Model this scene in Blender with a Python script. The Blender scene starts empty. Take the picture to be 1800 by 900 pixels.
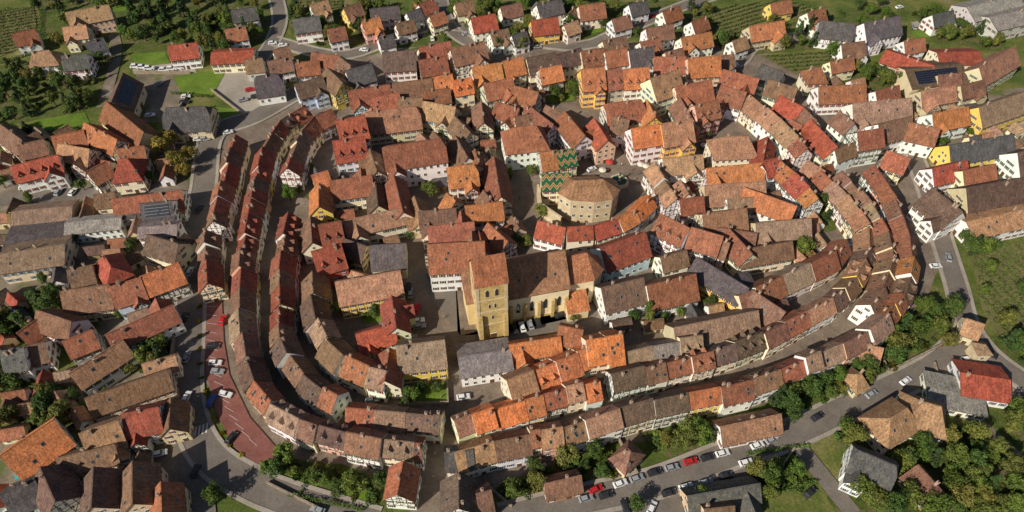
import bpy, math, random
from mathutils import Vector, Matrix
random.seed(11)
R=random.random
U=random.uniform
sc=bpy.context.scene
LINK=sc.collection.objects.link
# ---------------------------------------------------------------- image pixels -> metres, cast through the camera onto the plane at height z
H=193.0; CY=-162.0; PIT=math.radians(50); F=1216.0
cp,sp=math.cos(PIT),math.sin(PIT)
def G(px,py,z=0.0):
    dx=(px-900)/F; dy=(450-py)/F
    dz=-sp+dy*cp
    t=(H-z)/-dz
    return Vector((dx*t,CY+(cp+dy*sp)*t,z))
CAM=Vector((0,CY,H))
# ---------------------------------------------------------------- materials
def nodes(name):
    m=bpy.data.materials.new(name); m.use_nodes=True
    nt=m.node_tree; b=nt.nodes['Principled BSDF']
    b.inputs['Roughness'].default_value=.85
    b.inputs['Specular IOR Level'].default_value=.25
    return m,nt,b
def N(nt,t,**k):
    n=nt.nodes.new(t)
    for a,v in k.items():
        setattr(n,a,v)
    return n
def flat(name,col,rough=.8,spec=.25,metal=0):
    m,nt,b=nodes(name)
    b.inputs['Base Color'].default_value=(*col,1); b.inputs['Roughness'].default_value=rough
    b.inputs['Specular IOR Level'].default_value=spec; b.inputs['Metallic'].default_value=metal
    return m
def mixc(nt,fac,a,b,bt='MIX'):
    n=N(nt,'ShaderNodeMix',data_type='RGBA',blend_type=bt)
    for s,v in ((0,fac),(6,a),(7,b)):
        if isinstance(v,(int,float)): n.inputs[s].default_value=v
        elif isinstance(v,tuple): n.inputs[s].default_value=(*v,1) if len(v)==3 else v
        else: nt.links.new(v,n.inputs[s])
    return n.outputs[2]
def noise(nt,vec,scale,detail=4,rough=.6):
    n=N(nt,'ShaderNodeTexNoise'); n.inputs['Scale'].default_value=scale
    n.inputs['Detail'].default_value=detail; n.inputs['Roughness'].default_value=rough
    nt.links.new(vec,n.inputs['Vector']); return n.outputs['Fac']
def ramp(nt,fac,stops):
    n=N(nt,'ShaderNodeValToRGB'); e=n.color_ramp.elements
    while len(e)<len(stops): e.new(.5)
    for i,(p,c) in enumerate(stops):
        e[i].position=p; e[i].color=(c,c,c,1) if isinstance(c,(int,float)) else (*c,1)
    nt.links.new(fac,n.inputs[0]); return n.outputs[0]
def math_(nt,op,a,b=None):
    n=N(nt,'ShaderNodeMath',operation=op)
    for i,v in enumerate((a,b)):
        if v is None: continue
        if isinstance(v,(int,float)): n.inputs[i].default_value=v
        else: nt.links.new(v,n.inputs[i])
    return n.outputs[0]
def ground_mat(name,stops,s1,s2=2.0,lo=.7,hi=1.25,rough=.95,s3=.0,c3=None):
    m,nt,b=nodes(name)
    g=N(nt,'ShaderNodeNewGeometry').outputs['Position']
    a=ramp(nt,noise(nt,g,s1,6,.65),stops)
    k=ramp(nt,noise(nt,g,s2,5,.7),[(.3,lo),(.7,hi)])
    c=mixc(nt,1.0,a,k,'MULTIPLY')
    if c3:
        f=ramp(nt,noise(nt,g,s3,3,.6),[(.5,0.0),(.62,.85)])
        c=mixc(nt,f,c,c3)
    nt.links.new(c,b.inputs['Base Color']); b.inputs['Roughness'].default_value=rough
    return m
M={}
M['ground']=ground_mat('meadow_ground',[(.3,(.055,.08,.016)),(.46,(.095,.125,.024)),(.58,(.17,.165,.05)),(.72,(.25,.195,.11))],.06,1.2,.5,1.3)
M['lawn']=ground_mat('lawn_grass',[(.3,(.075,.14,.014)),(.7,(.16,.235,.03))],.12,1.5,.7,1.2)
M['garden']=ground_mat('garden_soil_and_grass',[(.3,(.045,.07,.014)),(.5,(.09,.12,.022)),(.6,(.14,.115,.055)),(.75,(.22,.165,.105))],.2,1.3,.45,1.3)
M['vinesoil']=ground_mat('vineyard_soil',[(.3,(.1,.1,.035)),(.7,(.2,.17,.075))],.1,1.3,.7,1.2)
M['asphalt']=ground_mat('worn_asphalt',[(.3,(.135,.115,.098)),(.7,(.21,.18,.155))],.1,1.6,.8,1.12)
M['paving']=ground_mat('village_paving',[(.3,(.13,.1,.08)),(.6,(.23,.18,.14)),(.75,(.3,.245,.2))],.13,1.1,.7,1.2)
M['gravel']=ground_mat('gravel_yard',[(.3,(.12,.1,.07)),(.55,(.24,.19,.145)),(.72,(.36,.3,.24))],.09,1.5,.65,1.2,s3=.08,c3=(.09,.12,.026))
M['concrete']=ground_mat('pale_concrete',[(.3,(.27,.235,.195)),(.7,(.42,.37,.32))],.1,1.5,.8,1.1)
M['redpave']=ground_mat('red_paving',[(.3,(.17,.065,.055)),(.7,(.27,.11,.092))],.2,1.8,.75,1.15)
M['paint']=flat('road_paint',(.6,.58,.54))
def tile_mat():
    m,nt,b=nodes('clay_roof_tiles')
    uv=N(nt,'ShaderNodeUVMap').outputs[0]; oi=N(nt,'ShaderNodeObjectInfo')
    off=N(nt,'ShaderNodeVectorMath',operation='ADD'); nt.links.new(uv,off.inputs[0])
    cm=N(nt,'ShaderNodeCombineXYZ'); r100=math_(nt,'MULTIPLY',oi.outputs['Random'],173.0)
    nt.links.new(r100,cm.inputs[0]); nt.links.new(r100,cm.inputs[1]); nt.links.new(cm.outputs[0],off.inputs[1])
    v=off.outputs[0]
    base=oi.outputs['Color']
    c=mixc(nt,ramp(nt,noise(nt,v,.28,6,.7),[(.38,0.0),(.64,.85)]),base,mixc(nt,1.0,base,(.55,.56,.6),'MULTIPLY'))
    mp=N(nt,'ShaderNodeMapping'); mp.inputs['Scale'].default_value=(1.8,.25,1); nt.links.new(v,mp.inputs[0])
    c=mixc(nt,1.0,c,ramp(nt,noise(nt,mp.outputs[0],1,5,.65),[(.32,.7),(.68,1.26)]),'MULTIPLY')
    sn=N(nt,'ShaderNodeVectorMath',operation='SNAP'); sn.inputs[1].default_value=(.32,.42,1); nt.links.new(v,sn.inputs[0])
    wn=N(nt,'ShaderNodeTexWhiteNoise',noise_dimensions='2D'); nt.links.new(sn.outputs[0],wn.inputs['Vector'])
    c=mixc(nt,1.0,c,ramp(nt,wn.outputs['Value'],[(0,.68),(.5,1.0),(1,1.28)]),'MULTIPLY')
    c=mixc(nt,ramp(nt,noise(nt,v,.6,6,.75),[(.54,0.0),(.72,.6)]),c,(.25,.175,.115))
    c=mixc(nt,ramp(nt,noise(nt,v,1.7,4,.65),[(.6,0.0),(.76,.5)]),c,(.08,.055,.038))
    sx=N(nt,'ShaderNodeSeparateXYZ'); nt.links.new(v,sx.inputs[0])
    nt.links.new(c,b.inputs['Base Color'])
    fr=math_(nt,'FRACT',math_(nt,'DIVIDE',sx.outputs[1],.42))
    bp=N(nt,'ShaderNodeBump'); bp.inputs['Strength'].default_value=.6; bp.inputs['Distance'].default_value=.06
    nt.links.new(fr,bp.inputs['Height']); nt.links.new(bp.outputs[0],b.inputs['Normal'])
    return m
M['tile']=tile_mat()
def plaster_mat():
    m,nt,b=nodes('lime_plaster')
    oi=N(nt,'ShaderNodeObjectInfo'); g=N(nt,'ShaderNodeNewGeometry').outputs['Position']
    c=mixc(nt,1.0,oi.outputs['Color'],ramp(nt,noise(nt,g,.35,6,.7),[(.3,.84),(.6,1.05)]),'MULTIPLY')
    c=mixc(nt,ramp(nt,noise(nt,g,1.3,4,.7),[(.6,0.0),(.85,.35)]),c,(.42,.35,.26))
    nt.links.new(c,b.inputs['Base Color']); return m
M['plaster']=plaster_mat()
def pat_mat():
    m,nt,b=nodes('glazed_zigzag_tiles')
    uv=N(nt,'ShaderNodeUVMap').outputs[0]; s=N(nt,'ShaderNodeSeparateXYZ'); nt.links.new(uv,s.inputs[0])
    tri=math_(nt,'PINGPONG',s.outputs[0],1.3)
    q=math_(nt,'FRACT',math_(nt,'DIVIDE',math_(nt,'ADD',s.outputs[1],math_(nt,'MULTIPLY',tri,1.3)),3.4))
    n=N(nt,'ShaderNodeValToRGB'); n.color_ramp.interpolation='CONSTANT'; e=n.color_ramp.elements
    st=[(0,(.02,.1,.05)),(.42,(.45,.33,.12)),(.54,(.27,.08,.04)),(.74,(.45,.38,.2)),(.84,(.03,.13,.06))]
    while len(e)<len(st): e.new(.5)
    for i,(p,c) in enumerate(st): e[i].position=p; e[i].color=(*c,1)
    nt.links.new(q,n.inputs[0])
    c=mixc(nt,1.0,n.outputs[0],ramp(nt,noise(nt,uv,1.5,5,.7),[(.3,.6),(.7,1.15)]),'MULTIPLY')
    nt.links.new(c,b.inputs['Base Color']); b.inputs['Roughness'].default_value=.4
    return m
M['pattern']=pat_mat()
def leaf_mat():
    m,nt,b=nodes('foliage')
    oi=N(nt,'ShaderNodeObjectInfo'); g=N(nt,'ShaderNodeNewGeometry').outputs['Position']
    c=mixc(nt,1.0,oi.outputs['Color'],ramp(nt,noise(nt,g,.8,4,.7),[(.3,.45),(.5,1.0),(.72,1.7)]),'MULTIPLY')
    c=mixc(nt,1.0,c,ramp(nt,noise(nt,g,4,2,.7),[(.3,.7),(.7,1.3)]),'MULTIPLY')
    nt.links.new(c,b.inputs['Base Color']); b.inputs['Roughness'].default_value=.7; return m
M['leaf']=leaf_mat()
M['bark']=ground_mat('bark',[(.3,(.06,.04,.025)),(.7,(.13,.09,.06))],1.5)
M['timber']=flat('dark_oak_timber',(.08,.036,.02))
M['frame']=flat('white_window_frame',(.7,.68,.62))
M['glass']=flat('window_glass',(.025,.03,.035),.12,.6)
M['solar']=flat('solar_cells',(.015,.018,.03),.25,.5)
M['alu']=flat('aluminium_rail',(.4,.4,.42),.4,.5,.6)
M['zinc']=flat('zinc_gutter',(.2,.18,.16),.5)
M['chim']=ground_mat('chimney_render',[(.3,(.3,.19,.13)),(.7,(.5,.4,.31))],2)
M['stone']=ground_mat('yellow_sandstone',[(.3,(.4,.28,.1)),(.5,(.58,.42,.17)),(.7,(.68,.54,.28))],.5,2.2,.7,1.15)
M['palestone']=ground_mat('pale_limestone',[(.3,(.48,.38,.23)),(.7,(.7,.58,.4))],.4,2,.75,1.1)
M['drystone']=ground_mat('garden_wall_stone',[(.3,(.22,.17,.12)),(.7,(.4,.33,.25))],.8,2.5,.7,1.15)
M['sh_green']=flat('green_shutter',(.04,.1,.06)); M['sh_brown']=flat('brown_shutter',(.13,.06,.03))
M['sh_red']=flat('red_shutter',(.3,.04,.03)); M['sh_blue']=flat('blue_shutter',(.12,.2,.3))
M['door']=flat('oak_door',(.12,.06,.03))
def objcol(name,rough,spec,metal=0):
    m,nt,b=nodes(name); oi=N(nt,'ShaderNodeObjectInfo'); nt.links.new(oi.outputs['Color'],b.inputs['Base Color'])
    b.inputs['Roughness'].default_value=rough; b.inputs['Specular IOR Level'].default_value=spec; b.inputs['Metallic'].default_value=metal
    return m
M['carpaint']=objcol('car_paint',.25,.5); M['shirt']=objcol('cloth_shirt',.9,.2)
M['tyre']=flat('tyre_rubber',(.02,.02,.02)); M['rim']=flat('wheel_rim',(.35,.35,.36),.35,.5,.7); M['lamp']=flat('headlight_lens',(.6,.6,.58),.2,.6)
M['skin']=flat('skin',(.5,.3,.2)); M['jeans']=flat('trousers',(.05,.06,.1)); M['hair']=flat('hair',(.05,.03,.02))
M['water']=flat('basin_water',(.02,.08,.06),.05,.6); M['pool']=flat('pool_water',(.05,.35,.4),.1,.6)
M['steel']=flat('scaffold_steel',(.45,.44,.42),.4,.5,.5); M['plank']=flat('scaffold_plank',(.5,.42,.3))
M['bronze']=flat('bronze',(.05,.12,.09),.5,.5,.4); M['canvas']=objcol('parasol_canvas',.9,.2)
# ---------------------------------------------------------------- mesh builder
class MB:
    def __init__(s): s.v=[];s.f=[];s.m=[];s.uv=[]
    def face(s,pts,mat=0,uv=None):
        i=len(s.v); s.v+=[tuple(p) for p in pts]; s.f.append(tuple(range(i,i+len(pts)))); s.m.append(mat)
        s.uv+= uv if uv else [(p[0],p[1]+p[2]) for p in pts]
    def box(s,c,d,mat=0,rz=0,top=(1,1)):
        x,y,z=d[0]/2,d[1]/2,d[2]/2; ca,sa=math.cos(rz),math.sin(rz)
        def P(a,b,cc):
            if cc>0: a*=top[0]; b*=top[1]
            X=a*x;Y=b*y
            return (c[0]+X*ca-Y*sa,c[1]+X*sa+Y*ca,c[2]+cc*z)
        p=[P(-1,-1,-1),P(1,-1,-1),P(1,1,-1),P(-1,1,-1),P(-1,-1,1),P(1,-1,1),P(1,1,1),P(-1,1,1)]
        for q in ((3,2,1,0),(4,5,6,7),(0,1,5,4),(1,2,6,5),(2,3,7,6),(3,0,4,7)): s.face([p[k] for k in q],mat)
    def beam(s,a,b,n,w,dp,mat):
        a=Vector(a);b=Vector(b);n=Vector(n); d=(b-a).normalized(); sd=d.cross(n)*(w/2); o=n*dp
        q=[a-sd,a+sd,b+sd,b-sd]; t=[p+o for p in q]
        s.face(t,mat)
        for i in range(4): s.face([q[i],q[(i+1)%4],t[(i+1)%4],t[i]],mat)
    def cyl(s,a,b,r0,r1,mat=0,n=8,cap=True):
        a=Vector(a);b=Vector(b);d=(b-a).normalized()
        u=d.orthogonal().normalized();v=d.cross(u)
        A=[a+(u*math.cos(k*2*math.pi/n)+v*math.sin(k*2*math.pi/n))*r0 for k in range(n)]
        B=[b+(u*math.cos(k*2*math.pi/n)+v*math.sin(k*2*math.pi/n))*r1 for k in range(n)]
        for k in range(n): s.face([A[k],A[(k+1)%n],B[(k+1)%n],B[k]],mat)
        if cap: s.face(B,mat); s.face(A[::-1],mat)
    def build(s,name,mats):
        me=bpy.data.meshes.new(name); me.from_pydata(s.v,[],s.f)
        for k in mats: me.materials.append(M[k])
        me.polygons.foreach_set('material_index',s.m)
        ul=me.uv_layers.new(name='UVMap'); ul.data.foreach_set('uv',[c for p in s.uv for c in p])
        me.update(); return me
def OB(name,me,parent=None,loc=(0,0,0),rot=(0,0,0),scale=None,color=None):
    o=bpy.data.objects.new(name,me); o.location=loc; o.rotation_euler=rot
    if scale: o.scale=scale
    if color: o.color=(*color,1)
    if parent: o.parent=parent
    LINK(o); return o
def meta(o,label,cat,group=None):
    o['label']=label;o['category']=cat
    if group:o['group']=group
# ---------------------------------------------------------------- shared parts
def window_mesh(sh,w=1.0,h=1.35):
    b=MB(); b.box((0,-.04,0),(w+.16,.08,h+.16),0); b.box((0,-.09,0),(w-.06,.02,h-.06),1)
    b.box((0,-.11,0),(.07,.02,h-.06),0); b.box((0,-.1,-h/2-.1),(w+.3,.2,.08),0)
    if sh:
        for sx in (-1,1): b.box((sx*(w/2+.33),-.05,0),(.46,.06,h+.05),2)
    return b.build('window',['frame','glass',sh or 'frame'])
WIN={k:window_mesh(k) for k in ('sh_green','sh_brown','sh_red','sh_blue','')}
b=MB(); b.box((0,-.05,1.05),(1.3,.1,2.1),0); b.box((0,-.08,2.2),(1.5,.16,.12),1); DOOR=b.build('door',['door','frame'])
b=MB(); b.box((0,-.05,1.3),(2.6,.1,2.6),0); BARND=b.build('gate',['door'])
b=MB(); b.box((0,0,.3),(.7,.62,2.2),0); b.box((0,0,1.46),(.86,.78,.12),0); b.box((0,0,1.6),(.35,.35,.18),1); CHIM=b.build('chimney',['chim','tile'])
b=MB(); b.box((0,0,0),(.8,1.1,.14),0); b.box((0,0,.08),(.62,.9,.04),1); SKY=b.build('skylight',['zinc','glass'])
def dormer_mesh():
    b=MB(); w=.75;h=1.15;d=2.4
    b.face([(-w,0,0),(w,0,0),(w,0,h),(0,0,h+.75),(-w,0,h)],0)
    for s in (-1,1): b.face([(s*w,0,0),(s*w,d,0),(s*w,d,h),(s*w,0,h)],0)
    o=.25
    for s in (-1,1):
        b.face([(s*(w+o),-o,h-.2),(s*(w+o),d,h-.2),(0,d,h+.85),(0,-o,h+.85)],1)
        b.face([(s*(w+o),-o,h-.3),(s*(w+o),-o,h-.2),(0,-o,h+.85),(0,-o,h+.72)],1)
    b.box((0,-.03,.6),(.9,.06,.9),2); b.box((0,-.07,.6),(.74,.03,.74),3)
    return b.build('dormer',['plaster','tile','frame','glass'])
DORM=dormer_mesh()
ROOF={'r':((.32,.122,.068),'red-brown'),'m':((.28,.08,.05),'maroon'),'R':((.38,.09,.055),'red'),'o':((.53,.195,.08),'orange'),'b':((.235,.128,.08),'brown'),
'p':((.41,.225,.13),'weathered tan'),'d':((.155,.098,.072),'dark brown'),'s':((.11,.1,.097),'slate-grey'),'g':((.28,.24,.21),'pale grey'),'O':((.66,.215,.07),'bright orange'),'t':((.33,.215,.14),'tan-grey')}
WALL={'w':((.86,.84,.8),'white'),'c':((.83,.74,.54),'cream'),'y':((.8,.55,.13),'yellow'),'t':((.64,.52,.35),'tan'),'k':((.76,.45,.33),'salmon'),
'g':((.52,.49,.46),'grey'),'u':((.55,.67,.76),'pale blue'),'x':((.42,.08,.055),'red'),'n':((.36,.23,.14),'brown')}
FOOT=[]
def vary(c,a=.18):
    k=1+U(-a,a); return tuple(max(.01,min(.87,q*k*(1+U(-.08,.08)))) for q in c)
nW=[0]
def build_house(A,B,w,e,roof,wall,flags='',row=False,ends=(True,True)):
    pit=math.radians(46 if 'F' not in flags else 22)
    if 'Z' in flags: pit=math.radians(4)
    rise=w/2*math.tan(pit); A=Vector((A.x,A.y,0));B=Vector((B.x,B.y,0))
    L=(B-A).length; c=(A+B)/2; ang=math.atan2(B.y-A.y,B.x-A.x)
    if L<2: return
    ax=Vector((math.cos(ang),math.sin(ang),0)); ay=Vector((-ax.y,ax.x,0))
    T='T' in flags; barn='B' in flags; shed='X' in flags
    name='shed' if shed else ('barn' if barn else ('half_timbered_house' if T else 'house'))
    root=bpy.data.objects.new(name,None); root.location=c; root.rotation_euler=(0,0,ang); root.empty_display_size=1; LINK(root)
    rc,rn=ROOF[roof]; wc,wn=WALL[wall]
    rcol=vary(rc); wcol=vary(wc,.06)
    if shed: meta(root,'small %s outbuilding with %s tiled roof'%(wn,rn),'shed','courtyard outbuildings')
    else: meta(root,('%s half-timbered house with %s tiled roof'%(wn,rn)) if T else ('%s rendered barn with %s tiled roof'%(wn,rn) if barn else '%s plastered house with %s tiled roof'%(wn,rn)),
         'barn' if barn else 'house','houses of the curved village lanes' if row else 'village houses')
    f=0.0 if 'h' in flags else (.62 if 'q' in flags else 1.0)
    t=.22; o=.45; g=.0 if row else .35; tp=math.tan(pit)
    zr=e+rise+t
    d=(1-f)*rise/math.tan(math.radians(56)) if f<1 else 0
    d=min(d,L/2-.3)
    def Z(y): return e+t+(w/2-abs(y))*tp
    ye=w/2+o; xe=L/2+g; yf=ye*(1-f)
    rb=MB()
    for s in (-1,1):
        pts=[(-xe,s*ye,Z(ye)),(xe,s*ye,Z(ye))]
        if 0<f<1: pts.append((xe,s*yf,Z(yf)))
        pts+= [(xe-d,0,zr),(-xe+d,0,zr)]
        if 0<f<1: pts.append((-xe,s*yf,Z(yf)))
        uv=[(p[0]+(50 if s>0 else 0),abs(p[1])/math.cos(pit)) for p in pts]
        rb.face(pts,0,uv)
        rb.face([(p[0],p[1],p[2]-t) for p in pts],1)
        rb.face([(-xe,s*ye,Z(ye)),(xe,s*ye,Z(ye)),(xe,s*ye,Z(ye)-t),(-xe,s*ye,Z(ye)-t)],1)
        for sx in (-1,1):
            q=[(sx*xe,s*ye,Z(ye)),(sx*xe,s*yf,Z(yf))] if f>0 else None
            if q: rb.face([q[0],q[1],(q[1][0],q[1][1],q[1][2]-t),(q[0][0],q[0][1],q[0][2]-t)],1)
    if f<1:
        for sx in (-1,1):
            p=[(sx*xe,-yf,Z(yf)),(sx*xe,yf,Z(yf)),(sx*(xe-d),0,zr)]
            sl=math.hypot(d,zr-Z(yf)); rb.face(p,0,[(100-yf,0),(100+yf,0),(100,sl)])
            rb.face([p[0],p[1],(p[1][0],p[1][1],p[1][2]-t),(p[0][0],p[0][1],p[0][2]-t)],1)
    if 'Z' not in flags: rb.box((0,0,zr+.03),(2*(xe-d),.32,.14),0)
    ro=OB('roof',rb.build('roof',['pattern' if 'P' in flags else 'tile','timber']),root,color=rcol)
    # walls
    wb=MB(); hx,hy=L/2,w/2; top=e+.02
    for s in (-1,1): wb.face([(-hx,s*hy,0),(hx,s*hy,0),(hx,s*hy,top),(-hx,s*hy,top)],0)
    for sx in (-1,1):
        if f>=1: pts=[(sx*hx,-hy,0),(sx*hx,hy,0),(sx*hx,hy,top),(sx*hx,0,e+rise),(sx*hx,-hy,top)]
        elif f>0: pts=[(sx*hx,-hy,0),(sx*hx,hy,0),(sx*hx,hy,top),(sx*hx,hy*(1-f),e+rise*f),(sx*hx,-hy*(1-f),e+rise*f),(sx*hx,-hy,top)]
        else: pts=[(sx*hx,-hy,0),(sx*hx,hy,0),(sx*hx,hy,top),(sx*hx,-hy,top)]
        wb.face(pts,0)
    toC=CAM-c; toC.z=0; toC.normalize()
    vis=[]
    for key,nv,nw in (('S',(0,-1),-ay),('N',(0,1),ay),('E',(1,0),ax),('W',(-1,0),-ax)):
        if nw.dot(toC)>-.05 or nw.y<-.1: vis.append(key)
    if row:
        if not ends[0] and 'W' in vis: vis.remove('W')
        if not ends[1] and 'E' in vis: vis.remove('E')
    if T:
        for k in vis:
            if k in 'SN':
                s=-1 if k=='S' else 1; n=(0,s,0); y=s*hy; bw=.22
                for z in [2.7+2.6*i for i in range(int((e-2.6)/2.6)+1)]+[e-.15]: 
                    if z<e: wb.beam((-hx,y,z),(hx,y,z),n,bw,.05,1)
                np=max(2,int(L/1.7)); 
                for i in range(np+1):
                    x=-hx+.1+(L-.2)*i/np; wb.beam((x,y,2.7),(x,y,e),n,bw,.045,1)
                    if i<np and R()<.45:
                        x2=-hx+.1+(L-.2)*(i+1)/np; a,bb=(x,x2) if R()<.5 else (x2,x); wb.beam((a,y,2.7),(bb,y,min(e,5.3)),n,.18,.04,1)
            else:
                s=-1 if k=='W' else 1; n=(s,0,0); x=s*hx; z=2.7
                while z<e+rise*min(f,.8):
                    yy=hy if z<=e else hy*(1-(z-e)/rise); wb.beam((x,-yy,z),(x,yy,z),n,.22,.05,1); z+=2.6 if z<e-2.6 else (e-z if e-z>.5 else 2.4)
                np=max(2,int(w/1.7))
                for i in range(np+1):
                    y=-hy+.1+(w-.2)*i/np; zt=min(e+(hy-abs(y))*tp, e+rise*f if f<1 else 99); wb.beam((x,y,2.7),(x,y,zt),n,.22,.045,1)
                    if i<np and R()<.5:
                        y2=-hy+.1+(w-.2)*(i+1)/np; wb.beam((x,y,2.7),(x,y2,5.3),n,.18,.04,1)
                if f>=1:
                    for q in (-1,1): wb.beam((x,q*hy,e),(x,0,e+rise-.1),n,.24,.05,1)
    OB('wall',wb.build('wall',['plaster','timber']),root,color=wcol)
    wk=random.choice(['sh_green','sh_brown','sh_red','','sh_brown','','sh_blue'] if not T else ['sh_brown','sh_green','','sh_red'])
    def win(x,y,z,rz,s=1):
        OB('window',WIN[wk],root,(x,y,z),(0,0,rz),(s,s,s)); nW[0]+=1
    # projecting cross wing
    if not row and not barn and not set('FZhSPX')&set(flags) and L>8.5 and R()<.55:
        s=-1 if (-ay).dot(toC)>(ay).dot(toC) else 1
        if R()<.25: s=-s
        ww=min(L*.45,6.8); dp=U(1.6,3.2); x0=random.choice((-1,1))*(L/2-ww/2-.4); e2=e*U(.78,.93); r2=ww/2*tp
        yF=hy+dp; m=MB()
        m.face([(x0-ww/2,s*yF,0),(x0+ww/2,s*yF,0),(x0+ww/2,s*yF,e2),(x0,s*yF,e2+r2),(x0-ww/2,s*yF,e2)],0)
        for q in (-1,1): m.face([(x0+q*ww/2,s*hy,0),(x0+q*ww/2,s*yF,0),(x0+q*ww/2,s*yF,e2),(x0+q*ww/2,s*hy,e2)],0)
        if T or R()<.3:
            n=(0,s,0)
            for z in (2.7,e2): m.beam((x0-ww/2,s*yF,z),(x0+ww/2,s*yF,z),n,.22,.05,1)
            for i in range(5):
                xx=x0-ww/2+.1+(ww-.2)*i/4; m.beam((xx,s*yF,2.7),(xx,s*yF,e2+(ww/2-abs(xx-x0))*tp-.1),n,.2,.045,1)
        OB('wing_wall',m.build('wing_wall',['plaster','timber']),root,color=wcol)
        m=MB(); yin=max(0.2,hy-(e2+r2-e)/tp); z2=e2+r2+t
        for q in (-1,1):
            xo=x0+q*(ww/2+.35); zo=e2+t-.35*tp; ln=math.hypot(ww/2+.35,z2-zo)
            m.face([(xo,s*(yF+.35),zo),(xo,s*(hy-.2),zo),(x0,s*yin,z2),(x0,s*(yF+.35),z2)],0,[(200,0),(200+dp+.5,0),(200+yF-yin,ln),(200,ln)])
            m.face([(xo,s*(yF+.35),zo),(x0,s*(yF+.35),z2),(x0,s*(yF+.35),z2-t),(xo,s*(yF+.35),zo-t)],1)
            m.face([(xo,s*(yF+.35),zo-t),(xo,s*(hy-.2),zo-t),(xo,s*(hy-.2),zo),(xo,s*(yF+.35),zo)],1)
        OB('wing_roof',m.build('wing_roof',['tile','timber']),root,color=rcol)
        for z in (1.6,4.3,7.0):
            if z<e2-.7:
                for q in (-1,1): win(x0+q*ww*.24,s*yF,z,0 if s<0 else math.pi)
        win(x0,s*yF,e2+.9,0 if s<0 else math.pi,.8)
    st=max(1,int((e+.3)/2.7)); sh=e/st
    for k in vis:
        wid=L if k in 'SN' else w
        if barn:
            if k in 'SN':
                s=-1 if k=='S' else 1; OB('gate',BARND,root,(0,s*(hy+.01),0),(0,0,0 if s<0 else math.pi))
                for q in (-1,1): win(q*L*.3,s*hy,e*.6,0 if s<0 else math.pi,.8)
            continue
        n=max(1,int((wid-.8)/2.3)); n=min(n,9)
        for j in range(st):
            for i in range(n):
                if R()<.08: continue
                u=(i+.5)/n*wid-wid/2; z=j*sh+sh*.56
                if j==0 and i==n//2:
                    if k=='S': OB('door',DOOR,root,(u,-hy,0))
                    elif k=='N': OB('door',DOOR,root,(u,hy,0),(0,0,math.pi))
                    elif k=='E': OB('door',DOOR,root,(hx,u,0),(0,0,math.pi/2))
                    else: OB('door',DOOR,root,(-hx,u,0),(0,0,-math.pi/2))
                    continue
                if k=='S': win(u,-hy,z,0)
                elif k=='N': win(u,hy,z,math.pi)
                elif k=='E': win(hx,u,z,math.pi/2)
                else: win(-hx,u,z,-math.pi/2)
        if k in 'EW' and rise>2.5 and f>0 and not shed:
            sx=1 if k=='E' else -1
            for q in ((-.9,.9) if w>8.5 else (0,)): win(sx*hx,q,e+1.1,sx*math.pi/2,.8)
    slope_s=[s for s,k in ((-1,'S'),(1,'N')) if (ay*s).dot(toC)>-.75]
    def onroof(name,me,x,s,tt,dz=0,tilt=False,col=None,sc=None):
        y=s*w/2*(1-tt); z=e+t+rise*tt+dz; rz=0 if s<0 else math.pi
        return OB(name,me,ro,(x,y,z),((pit if tilt else 0),0,rz),sc,col)
    if 'Z' not in flags and not barn and not shed:
        for i in range(random.choice((0,1,1,2))): 
            x=U(-L*.4,L*.4); y=U(-1.1,1.1); OB('chimney',CHIM,ro,(x,y,zr-abs(y)*tp),color=rcol)
    if 'D' in flags:
        n=max(1,int(L/3.4))
        for s in slope_s:
            for i in range(n): onroof('dormer',DORM,-L/2+(i+.5)*L/n,s,.22,0,False,rcol)
    elif rise>2 and not barn and not shed:
        for s in slope_s:
            for i in range(random.choice((0,0,0,1,1,2) if 'K' not in flags else (2,3,4))): onroof('skylight',SKY,U(-L*.4,L*.4),s,U(.25,.7),.06,True)
    if 'S' in flags:
        sb=MB(); nn=int(L*.8/1.7); mm=max(1,int(w/2/math.cos(pit)*.75/1.1))
        for i in range(nn):
            for j in range(mm): sb.box(((i-nn/2+.5)*1.7,(j-mm/2+.5)*1.1,.12),(1.64,1.04,.06),0)
        sb.box((0,0,.05),(nn*1.7,mm*1.1,.06),1)
        onroof('solar_panel',sb.build('solar_panel',['solar','alu']),0,-1 if (-ay).dot(toC)>(ay).dot(toC) else 1,.5,.03,True)
    FOOT.append((c,ax,ay,L/2,w/2))
    return root
def inside(p,margin=0.0,lst=None):
    for c,ax,ay,hl,hw in (FOOT if lst is None else lst):
        q=p-c
        if abs(q.x*ax.x+q.y*ax.y)<hl+margin and abs(q.x*ay.x+q.y*ay.y)<hw+margin: return True
    return False
def zridge(w,e,flags):
    pit=math.radians(46 if 'F' not in flags else 22)
    if 'Z' in flags: pit=math.radians(4)
    return e+w/2*math.tan(pit)+.2
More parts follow.
